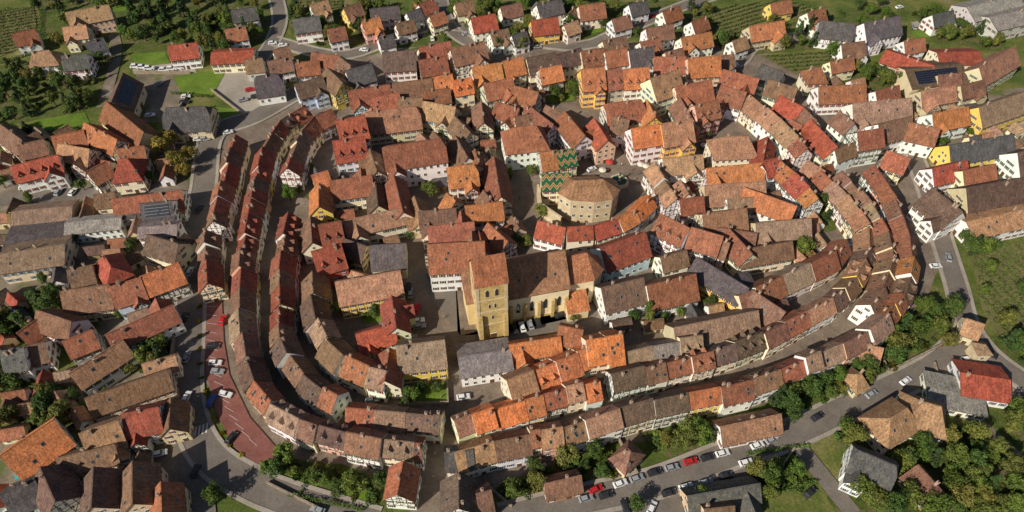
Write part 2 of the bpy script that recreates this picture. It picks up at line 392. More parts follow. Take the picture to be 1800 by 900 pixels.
def row(pts,w,e,pal,wp,T=.4,step=8.5,D=.15):
    w*=.92; e*=1.16
    z=zridge(w,e,''); P=[G(x,y,z) for x,y in pts]; P=[Vector((p.x,p.y,0)) for p in P]
    seg=[(P[i+1]-P[i]).length for i in range(len(P)-1)]; tot=sum(seg)
    def at(s):
        for i,l in enumerate(seg):
            if s<=l or i==len(seg)-1: return P[i]+(P[i+1]-P[i])*min(1,s/l)
            s-=l
    s=0; cuts=[0]
    while s<tot-step*.7:
        s+=step*U(.65,1.35); cuts.append(min(s,tot))
    if tot-cuts[-1]>2: cuts.append(tot)
    for i in range(len(cuts)-1):
        a=at(cuts[i]);b_=at(cuts[i+1]); d=(b_-a).normalized(); n=Vector((-d.y,d.x,0))*U(-.5,.5)
        rc=pal[int(R()*len(pal))]; wc=wp[int(R()*len(wp))]
        fl=('T' if R()<T else '')+('D' if R()<D else '')+('K' if R()<.1 else '')
        build_house(a+n+d*.02,b_+n-d*.02,w*U(.88,1.1),e*U(.86,1.12),rc,wc,fl,True,(i==0 or R()<.4,i==len(cuts)-2 or R()<.4))
# west rings
row([(412,232),(396,290),(385,340),(372,390)],8,6,'mmRrdb','wcw',.6)
row([(364,405),(360,450),(362,500)],8,5.5,'bdm','wcw',.6)
row([(536,182),(488,212),(460,260),(447,320),(437,380),(424,440),(420,500),(420,560),(428,620),(446,675),(480,712),(540,740),(620,762),(690,775),(742,778)],8,6,'mmrrbdmdrt','wcwcwcky',.45,8.5,.25)
row([(583,190),(545,208),(520,250),(503,300)],8,6,'mrdb','wcw',.6)
row([(508,372),(497,420),(490,480),(490,530),(492,590),(512,638),(550,675),(592,698)],8.5,6,'mmrbdb','wccw',.45,8.5,.3)
row([(545,475),(548,530),(562,580),(590,615),(635,640),(680,650)],9.5,6.5,'rbbdt','cw',.4,9)
row([(606,716),(690,722),(776,730)],8,5.5,'bdrt','cwy',.4)
# south rings
row([(798,742),(850,722),(920,702),(990,684),(1065,665)],8,5.8,'ooOprr','cwc',.3,8,.05)
row([(1075,662),(1140,646),(1210,628),(1280,610),(1345,585),(1400,556),(1465,522),(1510,480),(1532,430),(1528,395),(1495,345),(1445,295)],7.6,5.8,'tprbpbdtrd','cwwcyk',.4,8.5,.08)
row([(798,795),(850,778),(900,768),(950,758)],8,6.6,'bprr','wwc',.3,9)
row([(950,758),(1000,750),(1060,728),(1130,706),(1200,690),(1280,675),(1340,660),(1400,636),(1470,606),(1525,580),(1568,545),(1598,500),(1608,450),(1600,400),(1575,340),(1535,285)],7.6,7.3,'orrbpptbtpd','wwwwcwckwuyw',.3,8.2,.05)
row([(1480,300),(1530,352),(1560,405),(1572,450),(1560,500),(1525,540)],8,6,'bbdrt','cw',.45)
row([(890,668),(950,645),(1000,625),(1040,610)],10,6.5,'opo','cw',.0,9)
row([(1030,600),(1095,590)],13,7,'O','c',0,9)
row([(1095,618),(1160,602),(1235,592)],9,5,'ptg','cw',0,11)
row([(945,388),(1000,402),(1060,396),(1112,372),(1145,340)],8,5.5,'oOR','cw',.3,9,.0)
row([(1160,378),(1205,402),(1285,425)],10,6.5,'rbt','w',.9,9)
row([(1150,285),(1172,318),(1192,350)],8,6,'rbp','w',.9,8)
row([(1372,282),(1412,315),(1440,350)],9,6,'Ror','w',.8,8,.3)
row([(1318,165),(1360,200),(1398,235),(1420,262)],9,6,'rbp','wcw',.5,9)
row([(1300,520),(1390,482),(1470,442),(1490,420)],9,5,'btr','cw',.1,10)
HS='''
115 22 190 8 10 6 p k
110 48 150 44 9 5 p c
45 92 98 87 10 5 p w h
108 98 152 94 10 5 s w
295 80 345 75 10 5 R w
372 92 445 88 13 4.5 R c F
216 128 196 178 13 5 d t BS
186 178 252 232 13 5 r t B
284 190 366 186 15 4.5 s t q
445 135 492 128 14 4 s w q
90 240 145 228 10 5 r c T
148 215 205 245 10 6 o w T
102 252 156 262 10 5.5 p w T
18 292 100 272 10 6 R w D
152 302 184 284 9 6 r w T
190 282 242 276 13 6 R c h
205 262 252 256 9 6 r c
0 218 38 246 10 5 b c T
30 255 75 245 9 5 b t
196 350 318 334 10 5 r w
165 342 200 338 8 4 b c
22 372 126 362 12 4 t t FB
12 416 112 404 13 4 s g Z
115 392 212 382 9 4.5 g w F
246 358 300 352 10 7 s w S
244 400 310 395 8 7 g w F
0 446 112 430 15 5 t t F
178 440 200 478 10 6 R y h
118 475 160 466 9 5 b t
106 512 190 500 12 5 b t T
190 505 245 488 11 6 r u
247 486 312 462 11 6 o w T
258 412 312 428 10 6 d c
212 372 246 368 8 5 s g Z
64 545 124 565 10 5 b w
110 600 160 580 9 6 r g
186 588 302 536 9 5.5 r w
122 656 214 598 9 5.5 p w
0 618 40 612 10 6 s w K
42 610 76 602 9 5 b w
30 585 66 560 8 4 r t
150 700 292 652 9 5 b t
214 728 276 716 11 6 R w T
140 762 206 740 12 5.5 p w
0 800 92 738 14 6 o c K
100 806 200 782 8 5 b t
70 822 96 880 11 6 d w T
164 822 160 890 11 6 d t
232 812 232 884 11 6 b t
282 848 284 900 9 6 r t
0 868 58 842 11 5 s w
300 700 296 752 8 5 b t
250 640 306 625 7 4 p c
590 212 640 202 14 8 R w D
585 248 640 240 13 8 R w D
636 198 736 186 14 5 p t q
672 258 780 242 14 9 r w q
650 262 662 300 8 7 b c T
548 308 575 300 9 6 o c
580 318 652 308 11 6 r c
560 322 560 362 9 7 o y
692 308 708 372 9 6.5 r c
660 320 664 360 9 5 d t
605 388 712 364 9 6 p c
545 380 548 425 9 6 b c
560 395 598 388 12 7 m x D
548 442 598 428 13 7 R x D
606 420 642 432 9 5 d t
650 432 710 428 13 5 s t B
590 496 702 476 12 7 p y
688 520 696 575 9 6 m c
626 588 690 570 9 5 R c
697 608 780 598 13 6 t y
684 612 676 668 9 6 r c
745 178 800 188 11 6 p t
800 205 826 232 9 6 b c T
800 238 822 276 10 6 b w
835 262 842 290 10 5 r t
868 275 880 345 10 6.5 r c T
885 226 962 218 15 8 r w h
786 294 838 288 12 8 o w q
736 372 800 366 11 6 b c
818 362 882 354 10 6 o w
752 398 832 390 12 7 r c
752 430 850 424 15 9 r w K
858 392 892 424 10 6 r w T
842 408 850 440 8 6 r w T
785 340 800 352 9 5 o c
850 335 866 355 8 6 b c
728 345 742 385 8 5 p t
900 380 912 400 7 4 b t
850 148 900 136 11 6.5 r c T
902 150 946 162 10 6.5 r w T
846 178 850 215 9 6 b c T
872 178 912 190 10 6 r w T
925 182 972 218 10 6 r w T
905 205 935 200 8 6 b c
992 195 1028 238 10 7 r w
960 185 990 200 9 6 b w
1044 208 1068 246 9 7 R k
1078 205 1106 210 10 6 b w
1110 226 1160 218 12 8 o w
1163 218 1216 208 14 8 p y
1138 176 1152 205 9 7 o y T
1065 182 1132 174 13 7 r c q
1022 122 1062 118 14 8 o y DK
1065 124 1092 120 13 7 r t D
1096 122 1140 118 13 7 o w D
1144 138 1192 122 15 8 p c
1188 152 1250 140 13 7 r c T
1196 172 1214 205 9 6 b w T
1222 185 1262 175 11 8 r k D
1210 102 1266 98 13 7 o t
1272 122 1334 138 11 6 r w
1268 150 1312 162 11 6 r w
1256 242 1332 238 13 7 p c h
926 102 976 92 11 6.5 d c
948 122 986 114 10 6 o w T
978 96 1020 84 10 6.5 d c
1022 90 1062 84 11 6.5 r c D
1064 90 1102 84 11 7 r w T
1106 88 1148 82 12 7 s w
1150 100 1205 100 11 6 r t
830 118 880 110 11 6.5 o c
884 108 918 100 11 6.5 o c
672 92 728 88 13 7 d w
736 84 790 72 11 6 r c
736 106 784 98 11 6 r k T
792 86 850 72 12 7 b w T
574 118 602 145 10 7 b y T
518 148 566 134 10 6 d u
608 124 652 112 11 7 s w
612 160 684 148 11 6 r u T
596 100 616 115 9 6 b w
548 92 598 98 9 6 r w
652 172 700 162 10 6 r w
690 146 758 138 11 6 b w T
760 136 794 130 11 6 o c
795 142 828 136 10 6 O c D
745 160 790 155 9 5 r w
700 172 742 172 9 6 b w T
1166 278 1235 272 10 6 p w
1242 296 1342 286 10 5.5 o w T
1345 282 1372 276 10 6 R w
1240 326 1345 318 12 5 p t
1196 350 1236 345 9 6 r w T
1196 316 1210 340 8 6 p w
1310 330 1400 362 10 5.5 o w
1236 376 1312 366 12 6 b c T
1280 350 1345 345 8 5 t w
1330 392 1425 384 11 5 t t
1262 400 1330 410 8 5 b t
1282 402 1322 446 9 6 r c
1300 440 1392 424 9 5 b c
1056 436 1134 408 13 6.5 R u K
1058 506 1130 488 13 6 d w
1138 502 1222 482 13 5.5 r w
1162 452 1206 440 8 6 b w
1226 452 1316 506 10 5.5 s y
1186 576 1332 546 12 4.5 t t B
1326 512 1380 548 10 5 b t
1340 290 1350 240 9 6 R w
806 628 896 614 13 5 g w F
896 606 984 592 8 5 o t
984 572 1024 580 9 6 r c T
1240 600 1335 575 7 4 g t F
708 812 698 868 9 6 r w T
806 832 806 892 11 6 d w T
782 796 830 790 8 6 s w
838 868 862 862 9 5 b w
1092 778 1120 804 9 4 b t h
1268 750 1372 728 8.5 3.3 p w
958 850 1020 836 7 3 b n
1210 872 1335 850 8 3 s t
1240 895 1290 890 8 3.5 b t
1550 745 1610 708 12 5 p c h
1600 700 1680 722 13 5 p c h
1505 790 1582 822 10 6 s w q
1615 818 1660 868 9 3 b n
1500 662 1522 652 8 3.5 p t h
1690 655 1775 668 14 3.5 R w F
1630 680 1730 700 13 3 g w Z
1700 560 1730 570 8 4 p t
1520 605 1552 612 8 4 p t
1558 88 1642 116 15 6 R t F
1592 122 1690 112 20 5 d t FBS
1648 92 1722 90 14 6 R c F
1722 118 1785 82 13 6 p t
1640 200 1702 188 11 6 o w
1600 215 1652 226 11 6 r w
1722 188 1812 158 13 6 t y
1670 255 1782 236 12 5 s y
1640 296 1700 282 10 5 R w
1694 300 1750 288 12 5 r c
1700 330 1800 312 14 6 d t
1700 390 1812 366 13 5 p w F
1640 330 1692 372 13 6 d w
1790 268 1830 258 14 5 d w
1420 120 1455 118 10 6 r c h
1440 152 1522 148 11 5.5 r w
1500 182 1602 172 14 5 t w
1545 218 1602 204 12 6 b w
1340 112 1378 128 11 6 s w T
1352 140 1402 155 10 6 b c
1372 168 1412 188 10 6 R w
1412 188 1436 212 9 6 b c
1426 210 1472 258 10 6 R c
1508 232 1552 225 11 8 r w T
1476 196 1502 216 9 6 b w
1468 262 1502 250 8 6 b w
1560 265 1600 278 10 6 r c T
1390 210 1410 220 8 5 r w
1420 282 1450 300 8 5 p w
1442 36 1502 42 12 5 s w T
1520 40 1582 28 13 6 s w
1318 46 1378 36 11 5 o t
1018 10 1062 4 11 5 r c
934 36 980 30 11 5 R y
828 32 870 24 11 5 R w
944 8 986 -2 10 6 s w
1136 50 1182 42 10 5 b w
1198 66 1250 56 10 5 o w
1216 38 1242 28 9 5 r w
696 42 726 34 8 5 b w
636 38 666 30 9 5.5 o k
604 14 632 4 9 5 b y
514 34 560 28 10 5.5 s w
650 16 700 10 9 5 s g
736 8 760 -4 9 5 r w
406 18 450 12 9 5 s w
800 6 830 0 9 5 b c
1060 72 1100 62 9 5 b c
1165 20 1195 10 9 5 r w
1260 100 1290 95 8 5 b w
880 12 915 5 9 4 b w
1355 6 1390 0 9 4 r y
1700 12 1790 -8 18 6 g g F
1740 30 1830 10 16 6 g g F
1460 108 1500 100 8 5 r c
1620 160 1680 150 10 5 p t
1690 150 1730 140 9 5 b t
1540 160 1580 150 9 5 r w
470 108 510 100 9 5 b w
480 88 506 80 9 5 b w T
520 110 560 106 9 5 r w
430 105 460 102 9 4 b g
575 52 605 46 9 5 r w
665 66 690 60 8 4 s w
862 58 892 50 9 4.5 b w
992 44 1015 36 8 4.5 p c
1076 34 1106 26 9 5 b w
1106 8 1136 0 9 4.5 s w
1420 22 1450 14 9 5 r w
1640 26 1676 18 9 4.5 s w
545 8 575 0 9 5 p w
755 28 780 20 8 5 r c
715 22 738 14 8 4.5 s w
1126 74 1160 66 9 5 r w
1170 92 1200 84 9 5 b c
1288 72 1312 64 8 4.5 p w
1480 78 1520 72 9 4 b w
1590 72 1625 66 9 4.5 r w
1650 132 1690 128 9 4.5 b t
20 60 60 50 9 4.5 r w
150 75 180 66 8 4 s w
395 52 430 46 9 4.5 r w
1000 24 1012 12 7 4 b w
900 62 925 55 8 4.5 s w
'''
for ln in HS.strip().splitlines():
    q=ln.split(); x1,y1,x2,y2,w,e=map(float,q[:6]); fl=q[8] if len(q)>8 else ''
    w*=.91; e*=1.14
    z=zridge(w,e,fl); A=G(x1,y1,z);B=G(x2,y2,z); A.z=B.z=0
    build_house(A,B,w,e,q[6],q[7],fl)
# ---------------------------------------------------------------- church
def arch_mesh(w,h,depth=.1,mats=('palestone','glass')):
    b=MB()
    def outl(w,h):
        pts=[(-w/2,0),(w/2,0),(w/2,h*.72)]
        for k in range(1,6): a=k/6; pts.append((w/2*(1-a**1.6),h*(.72+.28*a)))
        pts.append((0,h))
        for k in range(5,0,-1): a=k/6; pts.append((-w/2*(1-a**1.6),h*(.72+.28*a)))
        pts.append((-w/2,h*.72)); return pts
    o=outl(w+.4,h+.35); b.face([(x,-.06,z-.15) for x,z in o],0)
    for i in range(len(o)):
        p,q=o[i],o[(i+1)%len(o)]; b.face([(p[0],0,p[1]-.15),(q[0],0,q[1]-.15),(q[0],-.06,q[1]-.15),(p[0],-.06,p[1]-.15)],0)
    b.face([(x,-.09,z) for x,z in outl(w,h)],1)
    return b.build('window',mats)
za=22.5
ca=G(884,460,za); cb=G(992,441,za); ca.z=cb.z=0
ang=math.atan2(cb.y-ca.y,cb.x-ca.x); Ln=(cb-ca).length
church=bpy.data.objects.new('church',None); church.location=(ca+cb)/2; church.rotation_euler=(0,0,ang); LINK(church)
meta(church,'sandstone church with brown tiled nave and square tower','church')
W=16.4; E=13.8
b=MB(); hx=Ln/2
rise=za-E
for s in (-1,1): b.face([(-hx,s*W/2,0),(hx,s*W/2,0),(hx,s*W/2,E),(-hx,s*W/2,E)],0)
for s in (-1,1): b.face([(s*hx,-W/2,0),(s*hx,W/2,0),(s*hx,W/2,E),(s*hx,0,za-.2),(s*hx,-W/2,E)],0)
b.box((0,-W/2-.12,E-.3),(Ln,.24,.5),1); b.box((0,-W/2-.1,.6),(Ln,.2,1.2),1)
OB('wall',b.build('wall',['plaster','stone']),church,color=(.84,.72,.48))
b=MB()
for s in (-1,1):
    sl=math.hypot(W/2+.6,rise*1.07); zz=E-.6*rise/(W/2)
    b.face([(-hx-.3,s*(W/2+.6),zz+.3),(hx+.3,s*(W/2+.6),zz+.3),(hx+.3,0,za+.3),(-hx-.3,0,za+.3)],0,[(-hx+s*40,0),(hx+s*40,0),(hx+s*40,sl),(-hx+s*40,sl)])
    b.face([(-hx-.3,s*(W/2+.6),zz),(hx+.3,s*(W/2+.6),zz),(hx+.3,s*(W/2+.6),zz+.3),(-hx-.3,s*(W/2+.6),zz+.3)],1)
    for q in (-1,1): b.face([(q*(hx+.3),s*(W/2+.6),zz),(q*(hx+.3),s*(W/2+.6),zz+.3),(q*(hx+.3),0,za+.3),(q*(hx+.3),0,za)],1)
b.box((0,0,za+.32),(Ln+.6,.4,.2),0)
nroof=OB('roof',b.build('roof',['tile','timber']),church,color=(.37,.19,.105))
for x in (-6,0,6): OB('skylight',SKY,nroof,(x,-W*.3,E+rise*.4+.35),(math.atan2(rise,W/2),0,0))
AW=arch_mesh(1.2,5.2)
for i in range(4): OB('window',AW,church,(-hx+3.2+i*(Ln-5)/3.3,-W/2,4.6))
for i in range(5):
    bb=MB(); bb.box((0,-.55,4.6),(1.0,1.1,9.2),0,top=(1,.7)); 
    OB('buttress',bb.build('buttress',['stone']),church,(-hx+.7+i*(Ln-1.4)/4,-W/2-.02,0))
b=MB(); cw=6.4; cl=9.0; ce=12.8; cr=19.5
pl=[(0,-cw),(cl,-cw),(cl+4,-cw*.45),(cl+4,cw*.45),(cl,cw),(0,cw)]
for i in range(5):
    p,q=pl[i],pl[i+1]; b.face([(p[0],p[1],0),(q[0],q[1],0),(q[0],q[1],ce),(p[0],p[1],ce)],0)
OB('chancel_wall',b.build('chancel_wall',['plaster']),church,(hx,0,0),color=(.82,.68,.44))
b=MB(); k=1.08; pe=[(0,-cw*k),(cl+.2,-cw*k),(cl+4.6,-cw*.48),(cl+4.6,cw*.48),(cl+.2,cw*k),(0,cw*k)]; ap=(cl-1,0,cr)
def V3(p,z): return (p[0],p[1],z)
b.face([V3(pe[0],ce),V3(pe[1],ce),ap,(0,0,cr)],0,[(0,0),(cl,0),(cl-1,10),(0,10)])
b.face([V3(pe[5],ce),V3(pe[4],ce),ap,(0,0,cr)],0,[(30,0),(30+cl,0),(29+cl,10),(30,10)])
for i in (1,2,3): b.face([V3(pe[i],ce),V3(pe[i+1],ce),ap],0,[(60+i*9,0),(66+i*9,0),(63+i*9,9)])
OB('chancel_roof',b.build('chancel_roof',['tile']),church,(hx,0,0),color=(.44,.18,.09))
for x in (3,7): OB('window',AW,church,(hx+x,-cw,4.4),scale=(.9,1,.9))
b=MB(); b.box((0,0,2.7),(7,6,5.4),0); OB('sacristy_wall',b.build('sacristy_wall',['plaster']),church,(hx+2.5,-cw-3.1,0),color=(.74,.6,.38))
b=MB(); b.face([(-3.9,-3.6,5.2),(3.9,-3.6,5.2),(3.9,2.9,8.9),(-3.9,2.9,8.9)],0,[(0,0),(7.8,0),(7.8,7),(0,7)])
for s in (-1,1): b.face([(s*3.5,-3,5.4),(s*3.5,2.9,5.4),(s*3.5,2.9,8.8)],1)
OB('sacristy_roof',b.build('sacristy_roof',['tile','palestone']),church,(hx+2.5,-cw-3.1,0),color=(.55,.2,.08))
# tower
tw=9.6; tb=G(862,597,0); te=29.5; trr=7.2
tower=OB('tower',None,church)
loc=Vector((tb.x,tb.y+tw/2+.5,0)); rel=Matrix.Rotation(-ang,3,'Z')@(loc-church.location); tower.location=rel
b=MB()
for s in (-1,1): b.face([(-tw/2,s*tw/2,0),(tw/2,s*tw/2,0),(tw/2,s*tw/2,te),(-tw/2,s*tw/2,te)],0)
for s in (-1,1): b.face([(s*tw/2,-tw/2,0),(s*tw/2,tw/2,0),(s*tw/2,tw/2,te),(s*tw/2,0,te+trr),(s*tw/2,-tw/2,te)],0)
for z in (8.5,15.5,21.5,te-.3): b.box((0,0,z),(tw+.4,tw+.4,.35),1)
for sx in (-1,1):
    for sy in (-1,1): b.box((sx*(tw/2-.35),sy*(tw/2-.35),te/2-.2),(.95,.95,te-.4),1)
OB('wall',b.build('wall',['stone','palestone']),tower)
b=MB()
for s in (-1,1):
    o=.6; zz=te-o*trr/(tw/2)
    b.face([(-tw/2-.4,s*(tw/2+o),zz+.3),(tw/2+.4,s*(tw/2+o),zz+.3),(tw/2+.4,0,te+trr+.3),(-tw/2-.4,0,te+trr+.3)],0,[(s*30,0),(10+s*30,0),(10+s*30,9),(s*30,9)])
    for q in (-1,1): b.face([(q*(tw/2+.4),s*(tw/2+o),zz),(q*(tw/2+.4),s*(tw/2+o),zz+.3),(q*(tw/2+.4),0,te+trr+.3),(q*(tw/2+.4),0,te+trr)],1)
OB('roof',b.build('roof',['tile','timber']),tower,color=(.38,.14,.07))
A2=arch_mesh(1.1,3.4,mats=('palestone','glass')); A3=arch_mesh(.6,2.0,mats=('palestone','glass'))
for x in (-1.5,1.5):
    OB('window',A2,tower,(x,-tw/2,23.2)); OB('window',A2,tower,(-tw/2,x,23.2),(0,0,-math.pi/2)); OB('window',A3,tower,(x*.6,-tw/2,17.2))
OB('window',A3,tower,(0,-tw/2,11.2)); OB('window',A3,tower,(-tw/2,0,11.2),(0,0,-math.pi/2)); OB('window',A3,tower,(-tw/2,0,17.2),(0,0,-math.pi/2))
OB('door',DOOR,tower,(0,-tw/2,0),scale=(1.5,1,1.4))
for sx in (-1,1):
    bb=MB(); bb.box((0,-.7,7),(1.4,1.5,14),0,top=(.9,.5)); OB('buttress',bb.build('buttress',['stone']),tower,(sx*(tw/2-.7),-tw/2-.02,0))
b=MB(); b.box((0,0,6),(6,10,12),0); OB('porch_wall',b.build('porch_wall',['plaster']),church,(rel.x-4.0,rel.y+7,0),color=(.72,.56,.29))
b=MB(); b.face([(-3.4,-5.4,12),(3.4,-5.4,12),(3.4,5.4,17),(-3.4,5.4,17)],0,[(0,0),(7,0),(7,11),(0,11)]); b.face([(-3,-5,12),(-3,5,12),(-3,5,16.8)],1)
OB('porch_roof',b.build('porch_roof',['tile','stone']),church,(rel.x-4.0,rel.y+7,0),color=(.36,.18,.1))
mid=(ca+cb)/2; axx=Vector((math.cos(ang),math.sin(ang),0)); FOOT.append((mid+axx*4,axx,Vector((-axx.y,axx.x,0)),Ln/2+9,11))
FOOT.append((loc,axx,Vector((-axx.y,axx.x,0)),7,7))
# ---------------------------------------------------------------- castle
k0=G(1032,396,0)
castle=bpy.data.objects.new('castle',None); castle.location=(k0.x,k0.y+8,0); LINK(castle); meta(castle,'octagonal pale stone castle with brown hipped roof','castle')
pts=[(x*.96,y*.74) for x,y in [(-11.5,-3),(-7,-8),(2,-9),(9,-7),(12,-1),(11,6),(3,9.5),(-8,8)]]
b=MB()
for i in range(8):
    p,q=pts[i],pts[(i+1)%8]; b.face([V3(p,0),V3(q,0),V3(q,11.5),V3(p,11.5)],0)
OB('wall',b.build('wall',['palestone']),castle)
b=MB(); r1,r2=(-4.8,0,15.6),(5.2,.8,15.6); q=[(x*1.04,y*1.04) for x,y in pts]
def near(p): return r1 if p[0]<0 else r2
for i in range(8):
    a,c=q[i],q[(i+1)%8]; ra,rc=near(a),near(c)
    f=[V3(a,11.4),V3(c,11.4),rc]+([ra] if ra!=rc else [])
    b.face(f,0,[(i*12,0),(i*12+8,0),(i*12+7,8)]+([(i*12+1,8)] if ra!=rc else []))
OB('roof',b.build('roof',['tile']),castle,color=(.36,.19,.1))
for i in (0,1,2,3):
    p,qq=Vector((*pts[i],0)),Vector((*pts[i+1],0)); d=(qq-p); n=2 if d.length<8 else 3
    for j in range(n):
        pos=p+d*(j+.5)/n
        for z in (3.4,8.2): OB('window',WIN[''],castle,(pos.x,pos.y,z),(0,0,math.atan2(d.y,d.x)))
FOOT.append((castle.location.copy(),Vector((1,0,0)),Vector((0,1,0)),10.5,8.5))
def hh(x1,y1,x2,y2,w,e,r,wl,fl):
    z=zridge(w,e,fl);A=G(x1,y1,z);B=G(x2,y2,z);A.z=B.z=0; o=build_house(A,B,w,e,r,wl,fl); return o
o=hh(953,306,1003,304,8.5,8,'b','c','P'); meta(o,'chapel with green and yellow zigzag glazed tiles','chapel'); o.name='chapel'
o=hh(950,268,978,264,10,7,'o','w','T'); o=hh(979,266,1010,260,9,7.5,'b','c','PT'); o['label']='timbered house with coloured glazed tile roof'
b=MB(); pw=[G(x,y) for x,y in ((945,345),(950,378),(985,402))]
for i in range(2):
    d=pw[i+1]-pw[i]; c=(pw[i]+pw[i+1])/2; b.box((c.x,c.y,3.2),(d.length+.3,.8,6.4),0,math.atan2(d.y,d.x))
o=OB('stone_wall',b.build('stone_wall',['palestone'])); meta(o,'pale stone bailey wall beside the castle','wall')
# ---------------------------------------------------------------- roads & ground
ZC=[.02]
def poly(name,px,z,mat,label=None):
    if z<.2: z=ZC[0]; ZC[0]+=.004
    P=[G(x,y,0) for x,y in px]; b=MB(); b.face([(p.x,p.y,z) for p in P],0); o=OB(name,b.build(name,[mat])); o['kind']='structure'; return o
def smooth(P,n=6):
    out=[]
    for i in range(len(P)-1):
        p0=P[max(0,i-1)];p1=P[i];p2=P[i+1];p3=P[min(len(P)-1,i+2)]
        for k in range(n):
            t=k/n; out.append(.5*((2*p1)+(-p0+p2)*t+(2*p0-5*p1+4*p2-p3)*t*t+(-p0+3*p1-3*p2+p3)*t**3))
    out.append(P[-1]); return out
ROADS=[]
def ribbon(b,C,o1,o2,z,zb=None):
    S=[]
    for i,p in enumerate(C):
        d=(C[min(i+1,len(C)-1)]-C[max(0,i-1)]).normalized(); n=Vector((-d.y,d.x,0)); S.append((p+n*o1,p+n*o2))
    for i in range(len(S)-1):
        a,bq=S[i];c,d=S[i+1]
        b.face([(a.x,a.y,z),(bq.x,bq.y,z),(d.x,d.y,z),(c.x,c.y,z)],0)
        if zb is not None:
            for u,v in ((a,c),(bq,d)): b.face([(u.x,u.y,zb),(v.x,v.y,zb),(v.x,v.y,z),(u.x,u.y,z)],0)
RZ=[.285]; PZ=[.40]
def road(px,w,mat='asphalt',z=.06,kerb=True):
    z=RZ[0]; RZ[0]+=.005
    C=smooth([G(x,y,0) for x,y in px]); b=MB(); ribbon(b,C,-w/2,w/2,z); o=OB('road',b.build('road',[mat])); o['kind']='structure'
    ROADS.append((C,w/2))
    if kerb:
        for s in (-1,1):
            b=MB(); PZ[0]+=.003; ribbon(b,C,s*w/2,s*(w/2+1.2),PZ[0],0); o=OB('pavement',b.build('pavement',['concrete'])); o['kind']='structure'
b=MB(); b.face([(-2500,-1500,0),(2500,-1500,0),(2500,4000,0),(-2500,4000,0)],0); o=OB('ground',b.build('ground',['ground'])); o['kind']='structure'
OV=[(400,215),(350,330),(335,430),(335,540),(350,650),(400,740),(480,815),(600,815),(700,850),(720,900),(800,905),(880,850),(1000,805),(1200,760),(1400,690),(1530,625),(1620,545),(1650,470),(1640,380),(1610,270),(1600,180),(1420,110),(1290,80),(1150,75),(950,70),(850,80),(680,90),(560,120),(470,180)]
poly('village_paving',OV,.02,'paving')
poly('courtyard_ground',[(0,235),(330,235),(335,520),(100,520),(0,520)],.02,'gravel')
poly('courtyard_ground',[(120,520),(335,520),(335,905),(-20,905),(-20,770),(140,740)],.02,'gravel')
poly('courtyard_ground',[(240,130),(335,130),(335,165),(300,215),(235,215)],.03,'gravel')
poly('courtyard_ground',[(385,130),(470,118),(505,168),(430,205),(375,160)],.03,'concrete')
poly('courtyard_ground',[(1590,180),(1830,150),(1830,400),(1680,400),(1640,300)],.02,'gravel')
poly('courtyard_ground',[(1640,640),(1830,640),(1830,740),(1660,700)],.02,'gravel')
poly('courtyard_ground',[(690,60),(810,45),(840,70),(700,88)],.03,'concrete')
poly('courtyard_ground',[(1600,40),(1680,20),(1720,40),(1640,62)],.03,'concrete')
poly('courtyard_ground',[(230,110),(340,112),(345,128),(235,130)],.03,'concrete')
poly('market_square',[(1000,282),(1140,282),(1160,330),(1130,345),(1090,340),(1060,310),(1010,310)],.05,'paving')
poly('church_square',[(725,480),(800,480),(805,600),(905,600),(1050,556),(1045,530),(1000,560),(890,585),(810,590)],.05,'asphalt')
GAR=[([(500,800),(600,830),(690,850),(690,900),(560,900),(470,850)],26,12),([(870,860),(960,830),(1080,770),(1135,820),(1000,855),(900,895)],26,11),([(1130,760),(1265,730),(1290,770),(1180,805)],16,12),
([(1340,700),(1540,620),(1610,550),(1672,555),(1665,600),(1480,690),(1400,740)],34,36),([(1310,800),(1420,785),(1440,850),(1330,880)],26,11),([(1560,765),(1810,750),(1810,910),(1560,905)],20,66),
([(1455,740),(1560,700),(1560,780),(1480,790)],16,10),([(0,540),(110,520),(130,570),(0,650)],12,14),([(0,650),(140,680),(130,760),(0,765)],16,22),([(240,610),(310,580),(300,640),(220,660)],12,7),
([(0,115),(190,110),(185,195),(0,220)],12,52),([(200,0),(480,0),(470,85),(220,90)],10,56),([(500,20),(1250,0),(1250,60),(850,80),(520,90)],30,84),([(1250,65),(1560,10),(1560,75),(1280,100)],12,32),
([(1600,20),(1760,45),(1760,92),(1640,70)],8,28),([(1690,405),(1800,405),(1720,450),(1700,450)],6,10),([(1740,590),(1810,600),(1810,680),(1780,650)],4,10),([(700,680),(786,670),(788,708),(702,712)],9,3),([(1430,360),(1458,360),(1470,405),(1440,410)],5,3),
([(0,240),(60,235),(60,270),(0,280)],5,7),([(1440,100),(1560,130),(1570,165),(1450,140)],8,16),([(1760,0),(1830,20),(1830,60),(1760,50)],4,7),([(960,160),(1012,150),(1012,178),(962,184)],4,3),([(1700,700),(1810,720),(1810,770),(1740,770)],8,10),([(340,60),(470,60),(470,110),(350,110)],4,14),([(1440,850),(1490,840),(1550,905),(1470,905)],6,9),([(60,0),(200,0),(190,80),(90,80)],6,16)]
for g_,_,_ in GAR: poly('garden_ground',g_,.03,'garden')
